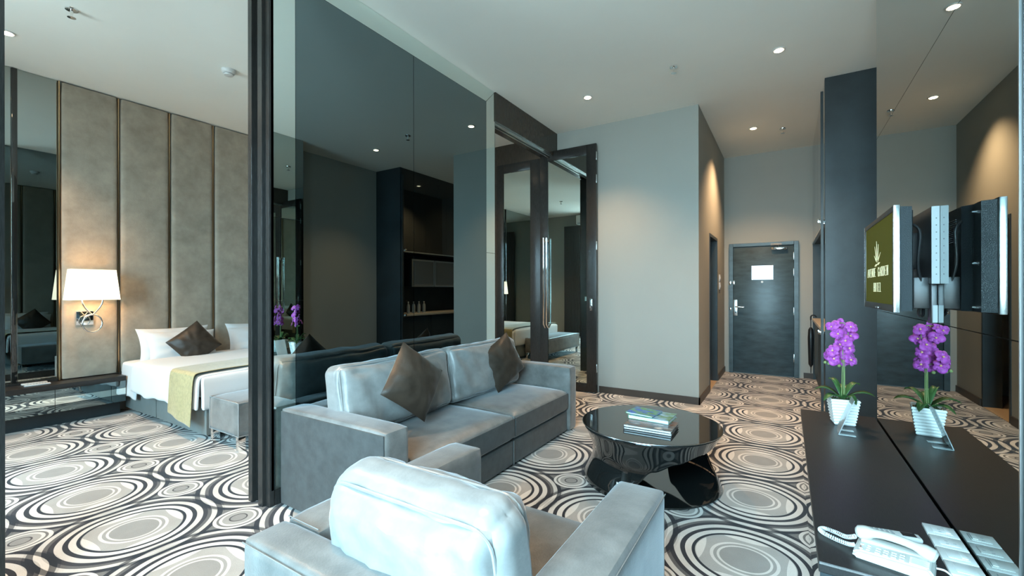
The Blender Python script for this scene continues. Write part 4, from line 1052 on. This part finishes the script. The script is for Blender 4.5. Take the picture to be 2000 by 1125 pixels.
for a, l, w, r, d in ((-10, .165, .066, .070, .02), (172, .155, .060, .080, .03), (215, .13, .058, .05, .05), (-60, .12, .055, .06, .06), (80, .13, .050, .09, .02), (125, .12, .040, .12, .0), (35, .12, .046, .11, .01)):
    leaf_blade(math.radians(a), l, w, r, d)
def stalk(pts, r):
    b = bm_(); tube(b, cat([Vector(p) for p in pts], 8), r, 8); return b
s1 = [(OX+.005, OY, CZ+.15), (OX+.006, OY, .80), (OX+.002, OY+.005, .95), (OX+.030, OY, 1.07), (OX+.005, OY-.01, 1.130), (OX-.045, OY-.02, 1.120)]
s2 = [(OX-.005, OY+.01, CZ+.15), (OX-.002, OY+.01, .78), (OX-.006, OY+.005, .885), (OX-.045, OY-.01, .905), (OX-.07, OY-.02, .895)]
obj('stem', stalk(s1, .0028), M['stem'], orc); obj('stem', stalk(s2, .0026), M['stem'], orc)
obj('stake', cyl(bm_(), (OX+.012, OY+.004, CZ+.15), (OX+.011, OY+.004, .93), .0022, n=6), M['stem'], orc)
def flower(c, nrm, size, rz):
    nrm = Vector(nrm).normalized(); a = nrm.orthogonal().normalized(); b = nrm.cross(a)
    c = Vector(c); bm = bm_()
    for k in range(5):
        th = rz+k*2*math.pi/5; L_ = size*(1.0 if k in (1, 4) else .88); ww = size*(1.12 if k in (1, 4) else .72)
        d = a*math.cos(th)+b*math.sin(th); s = nrm.cross(d); n = 7; rows = []
        for i in range(n+1):
            t = i/n; w2 = ww*math.sin(math.pi*(.05+.90*t))**.6/2; q = c+d*(L_*t)+nrm*(size*.20*math.sin(t*2.2)-.16*size*t*t)
            rows.append([bm.verts.new(q-s*w2+nrm*w2*.18), bm.verts.new(q), bm.verts.new(q+s*w2+nrm*w2*.18)])
        for r0, r1 in zip(rows, rows[1:]):
            for j_ in range(2): bm.faces.new((r0[j_], r0[j_+1], r1[j_+1], r1[j_]))
    o = obj('blossom', bm, M['petal'], orc); o.modifiers.new('thick', 'SOLIDIFY').thickness = .0012
    lp = bm_(); bmesh.ops.create_icosphere(lp, subdivisions=1, radius=size*.16, matrix=Matrix.Translation(c+nrm*size*.22)); obj('lip', lp, M['petal_heart'], o)
random.seed(3)
fl = [(-.060, 1.105, .036), (-.010, 1.125, .036), (.040, 1.105, .040), (.010, 1.075, .042), (-.030, 1.06, .042), (.045, 1.045, .042), (.015, 1.015, .044), (-.015, .985, .042), (.030, .970, .044),
      (-.015, .935, .044), (-.055, .950, .044), (.020, .915, .044), (-.050, .895, .046), (.000, .880, .046), (.035, .895, .044), (-.075, .915, .038), (-.035, 1.12, .034), (.005, 1.05, .038)]
for i, (dx, z, sz) in enumerate(fl):
    sd_ = 1 if i % 2 else -1
    flower((OX+dx, OY+sd_*random.uniform(.01, .035)-.012, z), (random.uniform(-.5, .5)+dx*6, -1.0 if sd_ < 0 or i % 3 else .8, random.uniform(-.1, .5)), sz, random.uniform(0, 6))
for dx, z in ((-.075, .862), (-.055, .858), (-.02, .852), (-.095, .868)):
    bu = bm_(); bmesh.ops.create_icosphere(bu, subdivisions=2, radius=.010, matrix=Matrix.Translation((OX+dx, OY-.03, z))); obj('bud', bu, M['stem'], orc)
# acrylic holder, leaning back, facing the sofa
sh = thing('sign_holder', 'clear acrylic sign holder standing in front of the orchid pot', 'sign holder', (.30, 3.36, CZ))
an = bm_(); Y_0, Y_1 = 3.30, 3.44
def slab(bm, p, q, th, y0=Y_0, y1=Y_1):
    p = Vector(p); q = Vector(q); d = (q-p).normalized(); n = Vector((-d.y, d.x))*th
    prism(bm, [tuple(p), tuple(q), tuple(q+n), tuple(p+n)], 'y', y0, y1)
slab(an, (.268, CZ+.002), (.345, CZ+.215), .004); obj('sheet', an, M['acrylic'], sh, False)
an = bm_(); slab(an, (.268, CZ+.0015), (.350, CZ+.0015), .003, Y_0, Y_0+.03); slab(an, (.268, CZ+.0015), (.350, CZ+.0015), .003, Y_1-.03, Y_1); obj('foot', an, M['acrylic'], sh, False)

# custom helper keys are not needed any more
for o in bpy.data.objects:
    if '_o' in o: del o['_o']
